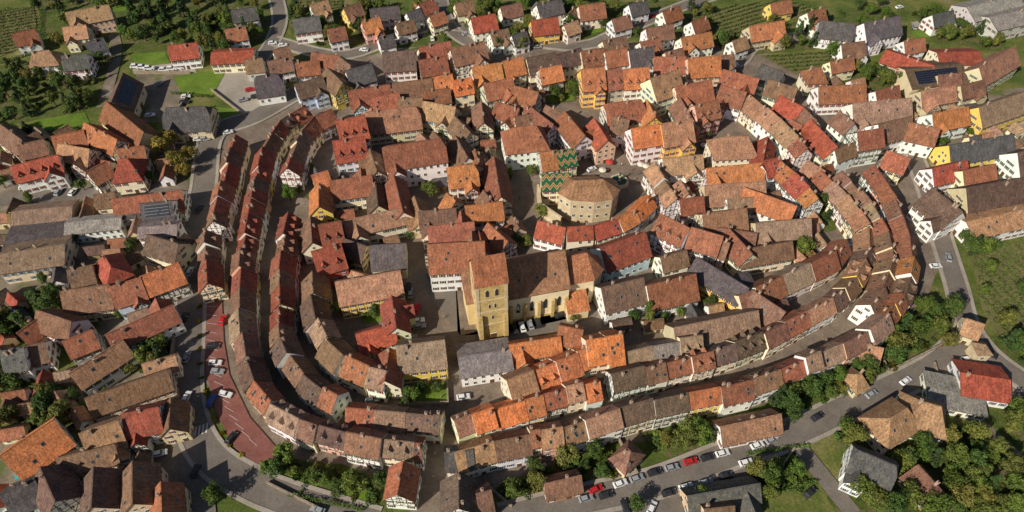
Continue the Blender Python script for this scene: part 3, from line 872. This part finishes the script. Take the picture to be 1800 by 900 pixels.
for L_ in ([(230,95),(290,92),(300,112),(240,118)],[(372,188),(415,192),(432,212),(385,234),(370,215)],[(305,135),(400,120),(372,172),(320,168)],[(60,212),(150,198),(160,222),(60,238)],
 [(940,62),(975,55),(988,76),(950,82)],[(1020,42),(1072,33),(1082,50),(1040,60)],[(1600,55),(1650,50),(1660,62),(1610,68)],[(958,165),(1012,150),(1012,176),(965,182)],
 [(505,835),(560,820),(585,835),(540,868)],[(20,690),(60,680),(70,720),(25,730)],[(180,8),(240,4),(230,18),(190,24)],[(1090,10),(1130,6),(1140,24),(1100,30)],[(640,545),(672,540),(672,565),(640,570)],[(700,680),(784,672),(786,706),(704,710)],[(1335,515),(1360,525),(1360,545),(1338,535)],
 [(1340,810),(1400,800),(1412,840),(1350,850)],[(600,840),(640,846),(650,880),(600,885)],[(800,60),(830,50),(850,66),(820,72)]):
    poly('lawn',L_,.04,'lawn')
VIN=[([(-20,20),(60,15),(65,45),(50,80),(-20,108)],(0,40),(100,20)),([(505,-15),(600,-15),(600,18),(515,28)],(505,10),(600,0)),
([(1225,20),(1380,0),(1440,20),(1290,70),(1250,50)],(1250,50),(1380,10)),([(1335,98),(1540,86),(1500,122),(1400,132)],(1340,105),(1540,92)),
([(1705,445),(1830,420),(1830,640),(1760,600),(1725,540)],(1700,440),(1830,560)),([(60,4),(100,-10),(230,-10),(200,10)],(60,0),(200,-10))]
for v_ in VIN: poly('vineyard_soil',v_[0],.03,'vinesoil')
poly('car_park',[(1000,905),(1040,845),(1290,785),(1330,800),(1330,840),(1200,905)],.272,'asphalt')
poly('red_paving',[(357,515),(390,515),(394,600),(404,660),(440,735),(494,796),(462,826),(415,790),(382,730),(364,660),(357,600)],.365,'redpave')
road([(770,-30),(790,48),(860,92)],6)
road([(478,-30),(492,30),(480,72),(455,110)],6)
road([(480,72),(600,98),(700,66),(790,46),(1000,82),(1100,52),(1210,8),(1300,-20)],6)
road([(1180,88),(1290,112),(1330,80),(1440,62),(1560,78)],5)
road([(520,165),(450,205),(375,238),(358,330),(342,420),(336,520),(332,600),(328,680),(338,745),(372,805),(440,850),(520,882),(660,925)],8.5)
road([(336,760),(345,830),(352,930)],9,kerb=False)
road([(200,60),(205,100),(180,190)],5,'gravel',kerb=False)
road([(330,345),(180,340),(0,352)],7,kerb=False)
road([(1600,262),(1628,330),(1655,420),(1680,500),(1700,570),(1745,630),(1830,690)],6.5)
road([(1705,585),(1640,645),(1500,712),(1385,765),(1280,800),(1150,850),(1000,885),(880,915)],7.5)
road([(1388,765),(1440,830),(1500,905)],5,kerb=False)
road([(1830,205),(1700,222),(1610,258)],5.5)
road([(1640,695),(1740,760),(1830,850)],4,'gravel',kerb=False)
def quadmark(cx,cy,w,l,ang,z):
    p=G(cx,cy); b.box((p.x,p.y,z),(w,l,.008),0,ang)
b=MB()
for i in range(7): quadmark(325+i*6.5,766-i*2.2,.5,3.2,.15,.352)
o=OB('crosswalk',b.build('crosswalk',['paint'])); o['kind']='structure'
b=MB()
for i,(x,y) in enumerate([(372,540),(372,555),(372,570),(372,585),(373,600),(374,615),(376,630),(378,645),(381,660),(385,675),(390,690),(396,705),(403,720),(411,735),(421,750),(432,764),(445,778)]): quadmark(x,y,3.8,.09,-.1-.035*i,.378)
o=OB('parking_marking',b.build('parking_marking',['paint'])); o['kind']='structure'
b=MB()
for i in range(16): 
    p=G(1040+i*16,868-i*4.2); b.box((p.x,p.y,.28),(.12,4.6,.006),0,-.25)
o=OB('parking_marking',b.build('parking_marking',['paint'])); o['kind']='structure'
def onroad(p,m=.6):
    for C,hw in ROADS:
        for q in C:
            if (q.x-p.x)**2+(q.y-p.y)**2<(hw+m+1.2)**2: return True
    return False
def inpoly(x,y,P):
    r=False;j=len(P)-1
    for i in range(len(P)):
        if (P[i][1]>y)!=(P[j][1]>y) and x<(P[j][0]-P[i][0])*(y-P[i][1])/(P[j][1]-P[i][1])+P[i][0]: r=not r
        j=i
    return r
# ---------------------------------------------------------------- outbuildings in the courtyards
ZONES=[([(0,240),(300,240),(310,500),(0,500)],26),([(10,530),(300,560),(300,890),(10,890)],16),([(1650,200),(1790,190),(1790,390),(1700,390)],10),([(560,300),(700,300),(700,560),(570,480)],10),([(1180,260),(1450,300),(1440,460),(1200,480)],18),([(1050,520),(1340,500),(1380,560),(1080,600)],8),([(740,130),(960,130),(960,340),(740,340)],12),([(1440,130),(1600,200),(1600,280),(1480,250)],8)]
KEEP=[[(1000,275),(1145,275),(1165,330),(1130,350),(1060,340)],[(715,480),(810,480),(815,610),(715,610)],[(225,110),(345,110),(345,215),(235,215)],[(30,318),(140,318),(140,350),(30,350)],[(715,290),(745,290),(745,480),(715,480)],[(890,285),(945,285),(945,400),(890,400)]]
for P,n in ZONES:
    xs=[p[0] for p in P];ys=[p[1] for p in P]; c=0
    for _ in range(n*30):
        if c>=n: break
        x,y=U(min(xs),max(xs)),U(min(ys),max(ys))
        if not inpoly(x,y,P) or any(inpoly(x,y,k) for k in KEEP): continue
        p=G(x,y)
        if inside(p,2.6) or onroad(p,3): continue
        nb=min(FOOT,key=lambda f:(f[0]-p).length); d=nb[1] if R()<.5 else nb[2]; L=U(4.5,7.5)
        build_house(p-d*L/2,p+d*L/2,U(3.6,5),U(2.5,3.6),random.choice('bbdrtpRs'),random.choice('wctn'),'X'); c+=1
# ---------------------------------------------------------------- vegetation
def crown(seed,kind):
    rnd=random.Random(seed); v=[];f=[]
    cl=[]
    if kind=='round':
        for i in range(20):
            a=rnd.uniform(0,6.28);r=rnd.uniform(.3,2.3);z=rnd.uniform(-1.3,1.9)
            r*=math.sqrt(max(.1,1-(z/2.6)**2)); cl.append((Vector((r*math.cos(a),r*math.sin(a),z)),rnd.uniform(.8,1.3)))
    elif kind=='tall':
        for i in range(18): a=rnd.uniform(0,6.28);z=-2.8+i*.36; r=rnd.uniform(.1,.9)*(1-abs(z)/5); cl.append((Vector((r*math.cos(a),r*math.sin(a),z)),rnd.uniform(.7,1.0)))
    else:
        for i in range(26): a=rnd.uniform(0,6.28);z=-2.8+i*.26; r=(1.9-(z+2.8)*.27)*rnd.uniform(.5,1); cl.append((Vector((r*math.cos(a),r*math.sin(a),z)),max(.35,.85-(z+2.8)*.07)))
    for c,r in cl:
        for k in range(int(95*r)):
            d=Vector((rnd.gauss(0,1),rnd.gauss(0,1),rnd.gauss(0,1)+.25)).normalized(); p=c+d*r*rnd.uniform(.65,1.08)
            n=(d+Vector((rnd.uniform(-.7,.7),rnd.uniform(-.7,.7),rnd.uniform(-.3,.9)))).normalized()
            u=n.orthogonal().normalized(); w=n.cross(u); s=rnd.uniform(.14,.3); th=rnd.uniform(0,6.28)
            u,w=(u*math.cos(th)+w*math.sin(th))*s,(w*math.cos(th)-u*math.sin(th))*s*rnd.uniform(.6,1)
            i=len(v); v+=[tuple(p-u),tuple(p-w*.8),tuple(p+u),tuple(p+w*.9)]; f.append((i,i+1,i+2,i+3))
    me=bpy.data.meshes.new('crown'); me.from_pydata(v,[],f); me.materials.append(M['leaf']); return me
CR=[crown(i,'round') for i in range(7)]; CT=[crown(20+i,'tall') for i in range(2)]; CC=[crown(30+i,'cone') for i in range(2)]
def trunk():
    b=MB(); b.cyl((0,0,0),(.05,.05,2.6),.28,.18,0); 
    for a in (0,1.6,3.1,4.7): b.cyl((.04,.04,2.2+a*.1),(1.3*math.cos(a),1.3*math.sin(a),3.9+a*.1),.13,.04,0,5)
    b.cyl((.05,.05,2.5),(.1,0,5),.17,.05,0,5); return b.build('trunk',['bark'])
TR=trunk()
GREENS=[(.07,.11,.016),(.09,.125,.02),(.05,.08,.014),(.11,.128,.024),(.13,.13,.026),(.055,.092,.018)]
NT=[0]
def tree(p,s,kind='round',col=None,label=None):
    nm={'round':'broadleaf_tree','tall':'columnar_tree','cone':'conifer_tree'}[kind]
    if kind=='round':
        NT[0]+=1
        if NT[0]>295: nm='garden_broadleaf_tree'  # later ones are the same broadleaf trees under a second name
    root=bpy.data.objects.new(nm,None); root.location=(p.x,p.y,0); root.rotation_euler=(0,0,U(0,6.28)); root.scale=(s,s,s*U(.9,1.15)); LINK(root)
    meta(root,label or {'round':'leafy green broadleaf tree in a garden','tall':'slender columnar green tree beside houses','cone':'dark green conifer tree in a garden'}[kind],'tree','trees around the village')
    OB('trunk',TR,root); me=random.choice({'round':CR,'tall':CT,'cone':CC}[kind])
    c=col or (random.choice(GREENS) if kind!='cone' else (.035,.062,.016))
    OB('crown',me,root,(0,0,4.2),color=vary(c,.2))
TL='''345 60 1.3 c|300 55 1.5 c|270 40 1.5 c|245 50 1.3 r|225 70 1.2 r|290 20 1.4 c|325 30 1.5 c|235 25 1.3 c|460 45 1.2 r|450 65 1 r|512 352 1.05 r|758 345 1.15 r|897 318 .9 t|935 310 .85 r|952 385 1.0 r|925 436 .85 r
1137 575 1.1 t|1137 560 1.1 t|630 468 .9 r|640 462 .8 r|1405 452 1.3 r|1395 445 1.1 r|900 80 1.3 r|915 90 1.2 r|878 90 1 r|1400 70 1.3 c|1418 62 1.2 c|290 275 1.3 Y|320 300 1.4 Y|340 285 1.2 Y|305 258 1.2 Y|270 290 1 Y|330 310 1.1 Y
235 440 .8 r|385 878 1.1 r|495 835 1.1 r|480 830 .9 r|270 620 .8 r|1213 20 1.1 c|1270 85 1.1 r|1690 70 1.3 r|1205 765 1.2 r|1190 785 1.1 r|1230 775 1.0 r|1560 895 1.3 r|1590 885 1.3 r|1630 900 1.3 r|1115 895 .9 r|745 690 .7 r|720 660 .7 r|1295 205 .8 r|1300 195 .7 r|1555 600 1.2 r|1600 590 1.2 r|1640 585 1.1 r|1380 700 1 r|1440 680 1 r|805 185 .7 r|1460 375 .8 t
975 172 .8 r|1000 168 .8 r|985 178 .6 r|820 182 .7 r|555 360 .8 r|650 545 .7 r|662 560 .6 r|1225 880 1 r|1500 655 .9 r|1470 670 1 r|1420 355 .7 r|1390 740 .9 r|1455 700 .9 r|90 700 1 r|30 740 1 r|120 730 1 r|20 600 .9 r|45 570 .9 r|280 600 .8 r|232 655 .8 r|60 480 .7 r|150 335 .8 r|690 695 .6 r|770 690 .7 r|1655 610 1 r|1560 130 1.1 r|1580 150 1 r|1480 125 1 r|1500 130 1 r|940 825 .9 r|900 870 1 r|1045 800 .9 r|560 845 1 r|640 860 1 r|600 870 .9 r|1735 480 .9 r|1720 520 .8 r|1760 570 1 r|1790 520 .9 r|1690 430 .9 r|1780 610 1.1 r'''
for it in TL.replace('\n','|').split('|'):
    x,y,s,k=it.split(); p=G(float(x),float(y)); s=float(s)
    if k=='Y': tree(p,s,'round',(.2,.15,.025),'yellowing broadleaf tree beside the road')
    else: tree(p,s,{'r':'round','t':'tall','c':'cone'}[k])
for x,y in [(660,548),(645,562),(610,545),(625,535),(1345,528),(1440,472),(1250,352),(1300,305),(862,232),(778,232),(592,402),(528,332),(722,412),(1182,545),(1240,535),(1105,560),(1165,555),(1205,550),(1010,175),(1290,262),(1240,245),(1330,262),(1380,245),(1490,280),(715,230),(650,225),(545,300),(735,300),(850,310),(915,290),(1230,300),(1220,520),(700,160),(860,165),(1000,560),
 (1650,260),(1700,240),(1590,190),(1480,175),(1420,165),(1560,255),(180,320),(130,300),(220,330),(60,350),(230,430),(140,430),(85,500),(240,530),(215,560),(160,540),(90,590),(60,640),(200,700),(130,700),(280,640),(310,560),(230,800),(110,780),(300,440),(20,480),(260,330),(10,330),(1680,330),(1770,300),(1620,180),(1520,165),(1350,185),(660,400),(610,470),(570,330),(620,350),(680,340),(900,430),(1040,470),(1230,440),(1150,470),(1330,475),(1260,540)]:
    for dx,dy in ((0,0),(8,4),(-8,-4),(0,9),(10,-7),(-12,6)):
        p=G(x+dx,y+dy)
        if not inside(p,.6) and not onroad(p,.2): tree(p,U(.55,.85)); break
def leafq(v,f,p,s,rnd=random):
    u=Vector((rnd.gauss(0,1),rnd.gauss(0,1),rnd.gauss(0,.6))).normalized(); w=u.orthogonal().normalized()
    i=len(v); v+=[tuple(p-u*s),tuple(p-w*s),tuple(p+u*s),tuple(p+w*s)]; f.append((i,i+1,i+2,i+3))
def shrub(seed):
    rnd=random.Random(seed); v=[];f=[]
    for c in [(rnd.uniform(-.8,.8),rnd.uniform(-.8,.8),rnd.uniform(.3,.9)) for _ in range(7)]:
        for k in range(70):
            d=Vector((rnd.gauss(0,1),rnd.gauss(0,1),rnd.gauss(0,1)+.3)).normalized(); p=Vector(c)+d*rnd.uniform(.35,.65)
            if p.z<0: p.z=-p.z
            leafq(v,f,p,rnd.uniform(.1,.22),rnd)
    me=bpy.data.meshes.new('shrub'); me.from_pydata(v,[],f); me.materials.append(M['leaf']); return me
SH=[shrub(i) for i in range(5)]
ns=0
def shrub_at(p,s,col=None,lab='rounded green garden shrub'):
    o=OB('shrub',random.choice(SH),None,(p.x,p.y,0),(0,0,U(0,6.28)),(s,s,s*U(.8,1.2)),vary(col or random.choice(GREENS),.25)); meta(o,lab,'shrub','garden shrubs')
for P,nsb,ntr in GAR:
    xs=[p[0] for p in P];ys=[p[1] for p in P]
    for kind,n in (('s',nsb),('t',int(ntr*.72))):
        c=0;tries=0
        while c<n and tries<n*12:
            tries+=1; x,y=U(min(xs),max(xs)),U(min(ys),max(ys))
            if not inpoly(x,y,P): continue
            p=G(x,y)
            if inside(p,1.2) or onroad(p): continue
            if kind=='s': 
                if ns<280: shrub_at(p,U(.7,1.6)); ns+=1
            else: tree(p,U(.6,1.3),'cone' if R()<.15 else 'round')
            c+=1
for i,(x,y) in enumerate([(352,540),(352,565),(352,590),(352,615),(353,640),(356,665),(361,690),(368,715),(378,738),(390,762),(405,782),(425,802)]):
    shrub_at(G(x,y),.75,(.3,.24,.02),'yellow flowering planter shrub beside the parking')
def hedge(x1,y1,x2,y2,h=1.6):
    a,b_=G(x1,y1),G(x2,y2); d=b_-a; L=d.length; v=[];f=[]
    for k in range(int(L*34)):
        leafq(v,f,Vector((U(0,L),U(-.55,.55),U(.1,h))),U(.12,.24))
    me=bpy.data.meshes.new('hedge'); me.from_pydata(v,[],f); me.materials.append(M['leaf'])
    o=OB('hedge',me,None,a,(0,0,math.atan2(d.y,d.x)),None,vary((.065,.105,.018))); meta(o,'clipped green hedge between two garden plots','hedge','garden hedges')
for q in [(545,812,530,870),(590,825,585,890),(650,842,645,895),(505,870,640,898),(905,850,930,880),(985,815,1005,850),(1050,785,1075,830),(1130,765,1150,800),(1180,750,1200,790),(1235,740,1255,775),(1325,805,1345,870),(1345,872,1435,848),(1310,800,1420,785),(1400,700,1425,725),(1460,672,1485,700),(1510,640,1530,668),
 (1560,770,1600,860),(1690,760,1720,800),(10,650,80,668),(60,668,55,760),(0,560,90,525),(230,612,300,640),(60,238,160,222),(300,165,372,172),(372,188,370,215),(520,62,590,70),(600,30,610,70),(930,62,935,80),(1018,44,1030,62),(1310,62,1380,52),(1440,60,1500,56),(1700,420,1800,408),(180,108,230,95),(70,60,110,72),(640,50,650,80),(800,20,820,50),(870,20,880,50),(1050,20,1060,45),(1110,34,1180,28),(70,90,75,20),(0,112,95,85)]: hedge(*q)
def gwall(x1,y1,x2,y2):
    a,b_=G(x1,y1),G(x2,y2); d=b_-a; L=d.length; b=MB(); b.box((L/2,0,.7),(L,.35,1.4),0); b.box((L/2,0,1.46),(L+.05,.5,.12),0)
    o=OB('garden_wall',b.build('garden_wall',['drystone']),None,a,(0,0,math.atan2(d.y,d.x))); meta(o,'low rubble stone garden wall with coping','wall','garden walls')
for q in [(1085,770,1120,835),(1290,772,1380,748),(1395,790,1330,882),(860,858,900,892),(470,850,555,892),(1482,735,1500,790),(786,668,788,712),(700,712,786,710),(1450,600,1470,640),(1660,605,1560,655),(1545,625,1560,655),(100,760,140,690),(310,580,300,640),(335,165,300,215),(236,130,335,130),(372,160,430,205),(1640,640,1655,700),(1500,800,1540,870)]: gwall(*q)
def vineyard(P,p1,p2,sp=3.0):
    W_=[G(x,y) for x,y in P]; PP=[(p.x,p.y) for p in W_]; d=(G(*p2)-G(*p1)).normalized(); n=Vector((-d.y,d.x,0)); c=sum(W_,Vector())/len(W_); v=[];f=[]; rg=120
    k=-rg
    while k<rg:
        s=-rg
        while s<rg:
            p=c+n*k+d*s; s+=.75
            if not inpoly(p.x,p.y,PP) or inside(p,1) or onroad(p,0): continue
            if R()<.05: s+=U(0,2)
            for _ in range(8):
                q=p+n*U(-.5,.5)+d*U(-.5,.5); q.z=U(.3,1.9); leafq(v,f,q,U(.18,.36))
        k+=sp
    me=bpy.data.meshes.new('vineyard'); me.from_pydata(v,[],f); me.materials.append(M['leaf']); o=OB('vineyard',me,color=(.07,.1,.018)); o['kind']='stuff'; meta(o,'rows of green grape vines in a field','vineyard')
for v_ in VIN: vineyard(*v_)
# ---------------------------------------------------------------- cars
def car_parts():
    b=MB(); prof=[(-2.1,.32),(-2.15,.7),(-2.0,.95),(-1.75,1.0),(.85,.98),(1.9,.82),(2.12,.62),(2.1,.3)]
    hw=.88
    for s in (-1,1): b.face([(x,s*hw,z) for x,z in prof],0)
    for i in range(len(prof)):
        p,q=prof[i],prof[(i+1)%len(prof)]; b.face([(p[0],-hw,p[1]),(q[0],-hw,q[1]),(q[0],hw,q[1]),(p[0],hw,p[1])],0)
    b.box((-.55,0,1.47),(1.75,1.28,.06),0,top=(.9,.9))
    for s in (-1,1):
        for xa,xb in ((-1.75,-1.4),(.88,.3),(-.5,-.5)): b.cyl((xa,s*.8,1.0),(xb,s*.64,1.46),.05,.04,0,4)
    body=b.build('body',['carpaint'])
    b=MB(); b.box((-.45,0,1.22),(2.55,1.62,.46),0,top=(.68,.78)); glass=b.build('window',['glass'])
    b=MB(); b.cyl((0,-.11,0),(0,.11,0),.33,.33,0,12); b.cyl((0,-.12,0),(0,.12,0),.19,.19,1,8); wheel=b.build('wheel',['tyre','rim'])
    b=MB(); b.box((0,0,0),(.1,.35,.14),0); hl=b.build('headlight',['lamp'])
    return body,glass,wheel,hl
CB=car_parts()
CCOL={'w':((.75,.75,.75),'white'),'k':((.03,.03,.035),'black'),'g':((.3,.31,.33),'silver-grey'),'r':((.5,.02,.02),'red'),'b':((.03,.08,.35),'blue')}
def car(x,y,ang,k,van=False):
    p=G(x,y); root=bpy.data.objects.new('parked_car',None); root.location=(p.x,p.y,.31); root.rotation_euler=(0,0,math.radians(ang)); LINK(root)
    if van: root.scale=(1.15,1.05,1.35)
    c,n=CCOL[k]; meta(root,'%s %s parked on the paving'%(n,'van' if van else 'hatchback car'),'car','cars parked in the village')
    OB('body',CB[0],root,color=c); OB('window',CB[1],root)
    for a in (-1.35,1.35):
        for s in (-.8,.8): OB('wheel',CB[2],root,(a,s,.33))
    for s in (-.6,.6): OB('headlight',CB[3],root,(2.1,s,.62))
for c in [(768,500,5,'w'),(733,545,80,'r'),(736,566,10,'w'),(738,576,10,'g'),(905,580,105,'k'),(918,577,105,'w'),(932,573,105,'g'),(946,570,105,'k'),(1013,548,25,'w'),(719,507,95,'k'),(722,518,95,'g'),(985,556,20,'k'),
(1697,634,10,'w'),(1643,470,5,'w'),(1047,862,25,'r'),(1090,852,20,'w'),(1119,843,20,'g'),(1213,813,15,'r'),(1243,806,15,'k'),(1269,799,15,'w'),(1422,868,35,'k'),(1145,894,60,'w'),(1098,892,100,'k'),
(373,707,80,'b'),(408,772,65,'k'),(393,565,85,'r'),(283,799,15,'w'),(480,78,10,'w'),(498,82,10,'w'),(450,172,20,'k'),(325,182,10,'k'),(328,172,10,'w'),(45,332,20,'w'),(60,337,20,'k'),(78,330,20,'g'),(115,326,80,'w'),(130,340,80,'w'),(105,340,80,'g'),
(350,247,10,'w'),(362,247,10,'g'),(530,70,170,'w'),(820,62,30,'g'),(775,32,75,'w'),(1262,203,80,'w'),(1258,216,80,'k'),(1266,192,80,'g'),(1230,240,20,'k'),(1640,48,10,'w'),(1622,45,80,'w'),(1606,50,80,'g'),(1655,40,80,'k'),(1580,15,20,'w'),
(1005,70,15,'w'),(945,85,10,'g'),(1110,54,20,'g'),(1220,85,15,'w'),(1290,116,10,'w'),(640,90,170,'w'),(728,70,160,'w'),(345,830,85,'k'),(560,898,160,'g'),(1040,300,30,'w'),(1560,74,10,'k'),(655,705,10,'g'),(1200,640,12,'k'),
(1175,868,15,'k'),(1205,858,15,'w'),(1240,850,15,'g'),(1275,838,15,'k'),(1310,815,15,'w'),(1355,775,28,'g'),(1590,672,32,'w'),(1740,625,-40,'k'),(330,630,88,'g'),(335,480,86,'w'),(352,370,80,'k'),(610,912,165,'k'),(402,235,20,'w'),(428,178,20,'g'),(440,160,20,'r'),(905,88,10,'w'),(1150,30,25,'r'),
(700,75,10,'g'),(740,66,15,'k'),(760,70,100,'w'),(265,205,10,'w'),(280,150,50,'g'),(1700,225,5,'g'),(1760,214,5,'w'),(1625,330,70,'k'),(1665,455,75,'g'),(730,600,95,'g'),(815,700,10,'w'),
(380,640,0,'w'),(384,655,-5,'g'),(398,695,-15,'w'),(376,610,0,'k'),(1030,878,15,'g'),(1065,872,15,'k'),(1435,735,28,'k'),(1530,695,28,'g'),(326,560,88,'k'),(330,700,80,'w'),(1330,785,20,'w'),(1150,832,15,'k'),(1180,824,15,'g')]: car(*c)
for x,y in ((240,120),(252,121),(264,123),(303,124),(316,122),(290,126)): car(x,y,5,'w',True)
# ---------------------------------------------------------------- people
def person_mesh(walk):
    me=bpy.data.meshes.new('p'); s=.22 if walk else .08
    v=[(0,0,.95),(0,0,1.2),(0,0,1.42),(0,0,1.52),(0,.02,1.66),(0,.01,1.76),(-.1,0,.9),(-.12,-s,.5),(-.12,-s*.6,.06),(-.12,-s*.6-.14,.04),(.1,0,.9),(.12,s,.5),(.12,s*1.2,.08),(.12,s*1.2-.12,.04),(-.2,0,1.4),(-.26,s,1.14),(-.24,s*.4,.88),(.2,0,1.4),(.26,-s,1.14),(.24,-s*1.3,.9)]
    e=[(0,1),(1,2),(2,3),(3,4),(4,5),(0,6),(6,7),(7,8),(8,9),(0,10),(10,11),(11,12),(12,13),(2,14),(14,15),(15,16),(2,17),(17,18),(18,19)]
    rr=[.15,.14,.15,.06,.1,.09,.1,.07,.05,.04,.1,.07,.05,.04,.07,.05,.035,.07,.05,.035]
    me.from_pydata(v,e,[]); o=bpy.data.objects.new('p',me); LINK(o); m=o.modifiers.new('s','SKIN')
    for i,sv in enumerate(me.skin_vertices[0].data): sv.radius=(rr[i],rr[i]*.85); sv.use_root=(i==0)
    o.modifiers.new('b','SUBSURF').levels=1
    dg=bpy.context.evaluated_depsgraph_get(); dg.update(); r=bpy.data.meshes.new_from_object(o.evaluated_get(dg)); r.name='body'
    r.materials.clear()
    for k in ('shirt','jeans','skin','hair'): r.materials.append(M[k])
    for p in r.polygons:
        z=p.center.z; p.material_index=1 if z<.95 and abs(p.center.x)<.19 else (3 if z>1.7 or (z>1.6 and p.center.y>.05) else (2 if z>1.48 or z<.98 else 0))
    bpy.data.objects.remove(o); return r
PM=[person_mesh(False),person_mesh(True)]
pp=[(1112,300),(1122,308),(1135,303),(1062,300),(1068,302),(1100,336),(1104,338),(1130,325),(1140,330),(1052,318),(1115,318),(1120,290),(1128,345),(1092,292),(1075,335),(1230,262),(1240,258),(760,780),(765,800),(762,840),(775,700),(790,610),(780,560),(700,560),(1030,548),(775,880),(452,560),(350,700),(330,560),(1180,350),(905,350),(908,370),(912,352),(722,300),(725,350)]
for x,y in pp:
    p=G(x,y); c=random.choice([(.6,.6,.6),(.05,.05,.07),(.5,.05,.04),(.08,.15,.4),(.5,.4,.2)])
    o=OB('person',random.choice(PM),None,(p.x,p.y,.06),(0,0,U(0,6.28)),color=c); meta(o,'person in shirt and dark trousers on the paving','person','people walking in the village')
b=MB(); b.cyl((0,0,0),(0,0,2.5),.04,.03,0,6); POLE=b.build('pole',['alu'])
b=MB()
for k in range(8):
    a0,a1=k*math.pi/4,(k+1)*math.pi/4; b.face([(1.6*math.cos(a0),1.6*math.sin(a0),2.25),(1.6*math.cos(a1),1.6*math.sin(a1),2.25),(0,0,2.85)],0)
CAN=b.build('canopy',['canvas'])
for x,y,c in [(1125,296,(.7,.66,.55)),(1134,299,(.7,.66,.55)),(1143,306,(.7,.66,.55)),(1150,316,(.5,.06,.05)),(1058,306,(.7,.66,.55)),(1070,292,(.5,.06,.05)),(1236,262,(.7,.66,.55)),(1248,262,(.7,.66,.55))]:
    p=G(x,y); r_=bpy.data.objects.new('cafe_parasol',None); r_.location=(p.x,p.y,.06); LINK(r_); meta(r_,('red' if c[0]<.6 else 'cream')+' cafe parasol open on the square','parasol','cafe parasols')
    OB('pole',POLE,r_); OB('canopy',CAN,r_,color=c)
# fountain
p=G(1088,320); ft=bpy.data.objects.new('fountain',None); ft.location=(p.x,p.y,.05); LINK(ft); meta(ft,'round stone fountain with statue column on square','fountain')
b=MB(); n=8
for k in range(n):
    a0,a1=k*2*math.pi/n,(k+1)*2*math.pi/n
    def q(a,r,z): return (r*math.cos(a),r*math.sin(a),z)
    for r0,z0,r1,z1 in ((3.6,0,3.6,1.1),(3.6,1.1,3.1,1.1),(3.1,1.1,3.1,.2),(4.2,.15,3.6,.15),(4.2,0,4.2,.15)): b.face([q(a0,r0,z0),q(a1,r0,z0),q(a1,r1,z1),q(a0,r1,z1)],0)
OB('basin',b.build('basin',['palestone']),ft)
b=MB(); b.face([(3.1*math.cos(k*math.pi/4),3.1*math.sin(k*math.pi/4),.85) for k in range(8)],0); OB('water_surface',b.build('water_surface',['water']),ft)
b=MB(); b.cyl((0,0,.2),(0,0,3.2),.5,.35,0); b.box((0,0,3.3),(1,1,.2),0); OB('column',b.build('column',['palestone']),ft)
b=MB(); b.cyl((0,0,3.4),(0,0,4.6),.38,.22,0); b.cyl((0,0,4.6),(0,0,5.0),.17,.14,0); b.cyl((0,0,5.0),(0,0,5.35),.14,.02,0); b.cyl((.2,0,4.4),(.55,0,4.9),.09,.06,0); OB('statue',b.build('statue',['bronze']),ft)
# scaffolding
p1=G(752,486); p2=G(842,478); d=p2-p1; Ls=d.length
sc_=bpy.data.objects.new('scaffolding',None); sc_.location=p1; sc_.rotation_euler=(0,0,math.atan2(d.y,d.x)); LINK(sc_); meta(sc_,'steel scaffolding standing before a white house front','scaffolding')
b=MB(); n=int(Ls/2.4)
for i in range(n+1):
    for y in (0,1.1): b.box((i*Ls/n,y,5.4),(.09,.09,10.8),0)
for j in range(1,6):
    for y in (0,1.1): b.box((Ls/2,y,j*2+.9),(Ls,.07,.07),0)
OB('pole_frame',b.build('pole_frame',['steel']),sc_)
for j in range(1,6):
    b=MB(); b.box((Ls/2,.55,0),(Ls,1.0,.08),0); OB('platform',b.build('platform',['plank']),sc_,(0,0,j*2-.1))
p=G(1712,628); tt=bpy.data.objects.new('stone_turret',None); tt.location=p; LINK(tt); meta(tt,'small square stone turret with pyramid roof','turret')
b=MB(); b.box((0,0,2.5),(4.5,4.5,5),0); OB('wall',b.build('wall',['palestone']),tt); b=MB(); b.box((0,0,6.2),(5.2,5.2,2.4),0,top=(.05,.05)); OB('roof',b.build('roof',['tile']),tt,color=(.3,.2,.12))
OB('window',WIN[''],tt,(0,-2.25,3))
b=MB(); p=G(50,826); b.box((p.x,p.y,.2),(7,3.5,.3),0,.5); o=OB('swimming_pool',b.build('swimming_pool',['pool'])); meta(o,'small turquoise swimming pool in a garden','pool')
# ---------------------------------------------------------------- light, world, camera
EL=math.radians(35); AZ=math.radians(47)
S=Vector((-math.sin(AZ)*math.cos(EL),-math.cos(AZ)*math.cos(EL),math.sin(EL)))
sl=bpy.data.lights.new('sun','SUN'); sl.energy=5.0; sl.angle=math.radians(.5); sl.color=(1,.92,.78); so=bpy.data.objects.new('sun',sl); so.rotation_euler=S.to_track_quat('Z','Y').to_euler(); LINK(so)
w=bpy.data.worlds.new('World'); sc.world=w; w.use_nodes=True; nt=w.node_tree; sk=nt.nodes.new('ShaderNodeTexSky'); sk.sky_type='NISHITA'; sk.sun_disc=False; sk.sun_elevation=EL; sk.sun_rotation=math.pi+AZ
nt.links.new(sk.outputs[0],nt.nodes['Background'].inputs[0]); nt.nodes['Background'].inputs[1].default_value=.06
cd=bpy.data.cameras.new('camera'); cd.sensor_width=36; cd.lens=36*F/1800; cd.clip_end=8000; cd.clip_start=1
co=bpy.data.objects.new('camera',cd); co.location=CAM; co.rotation_euler=(math.pi/2-PIT,0,0); LINK(co); sc.camera=co
sc.view_settings.view_transform='Standard'; sc.view_settings.look='None'; sc.view_settings.exposure=0
print('houses',len(FOOT),'windows',nW[0],'shrubs',ns,'trees',NT[0],'z',ZC[0],RZ[0])
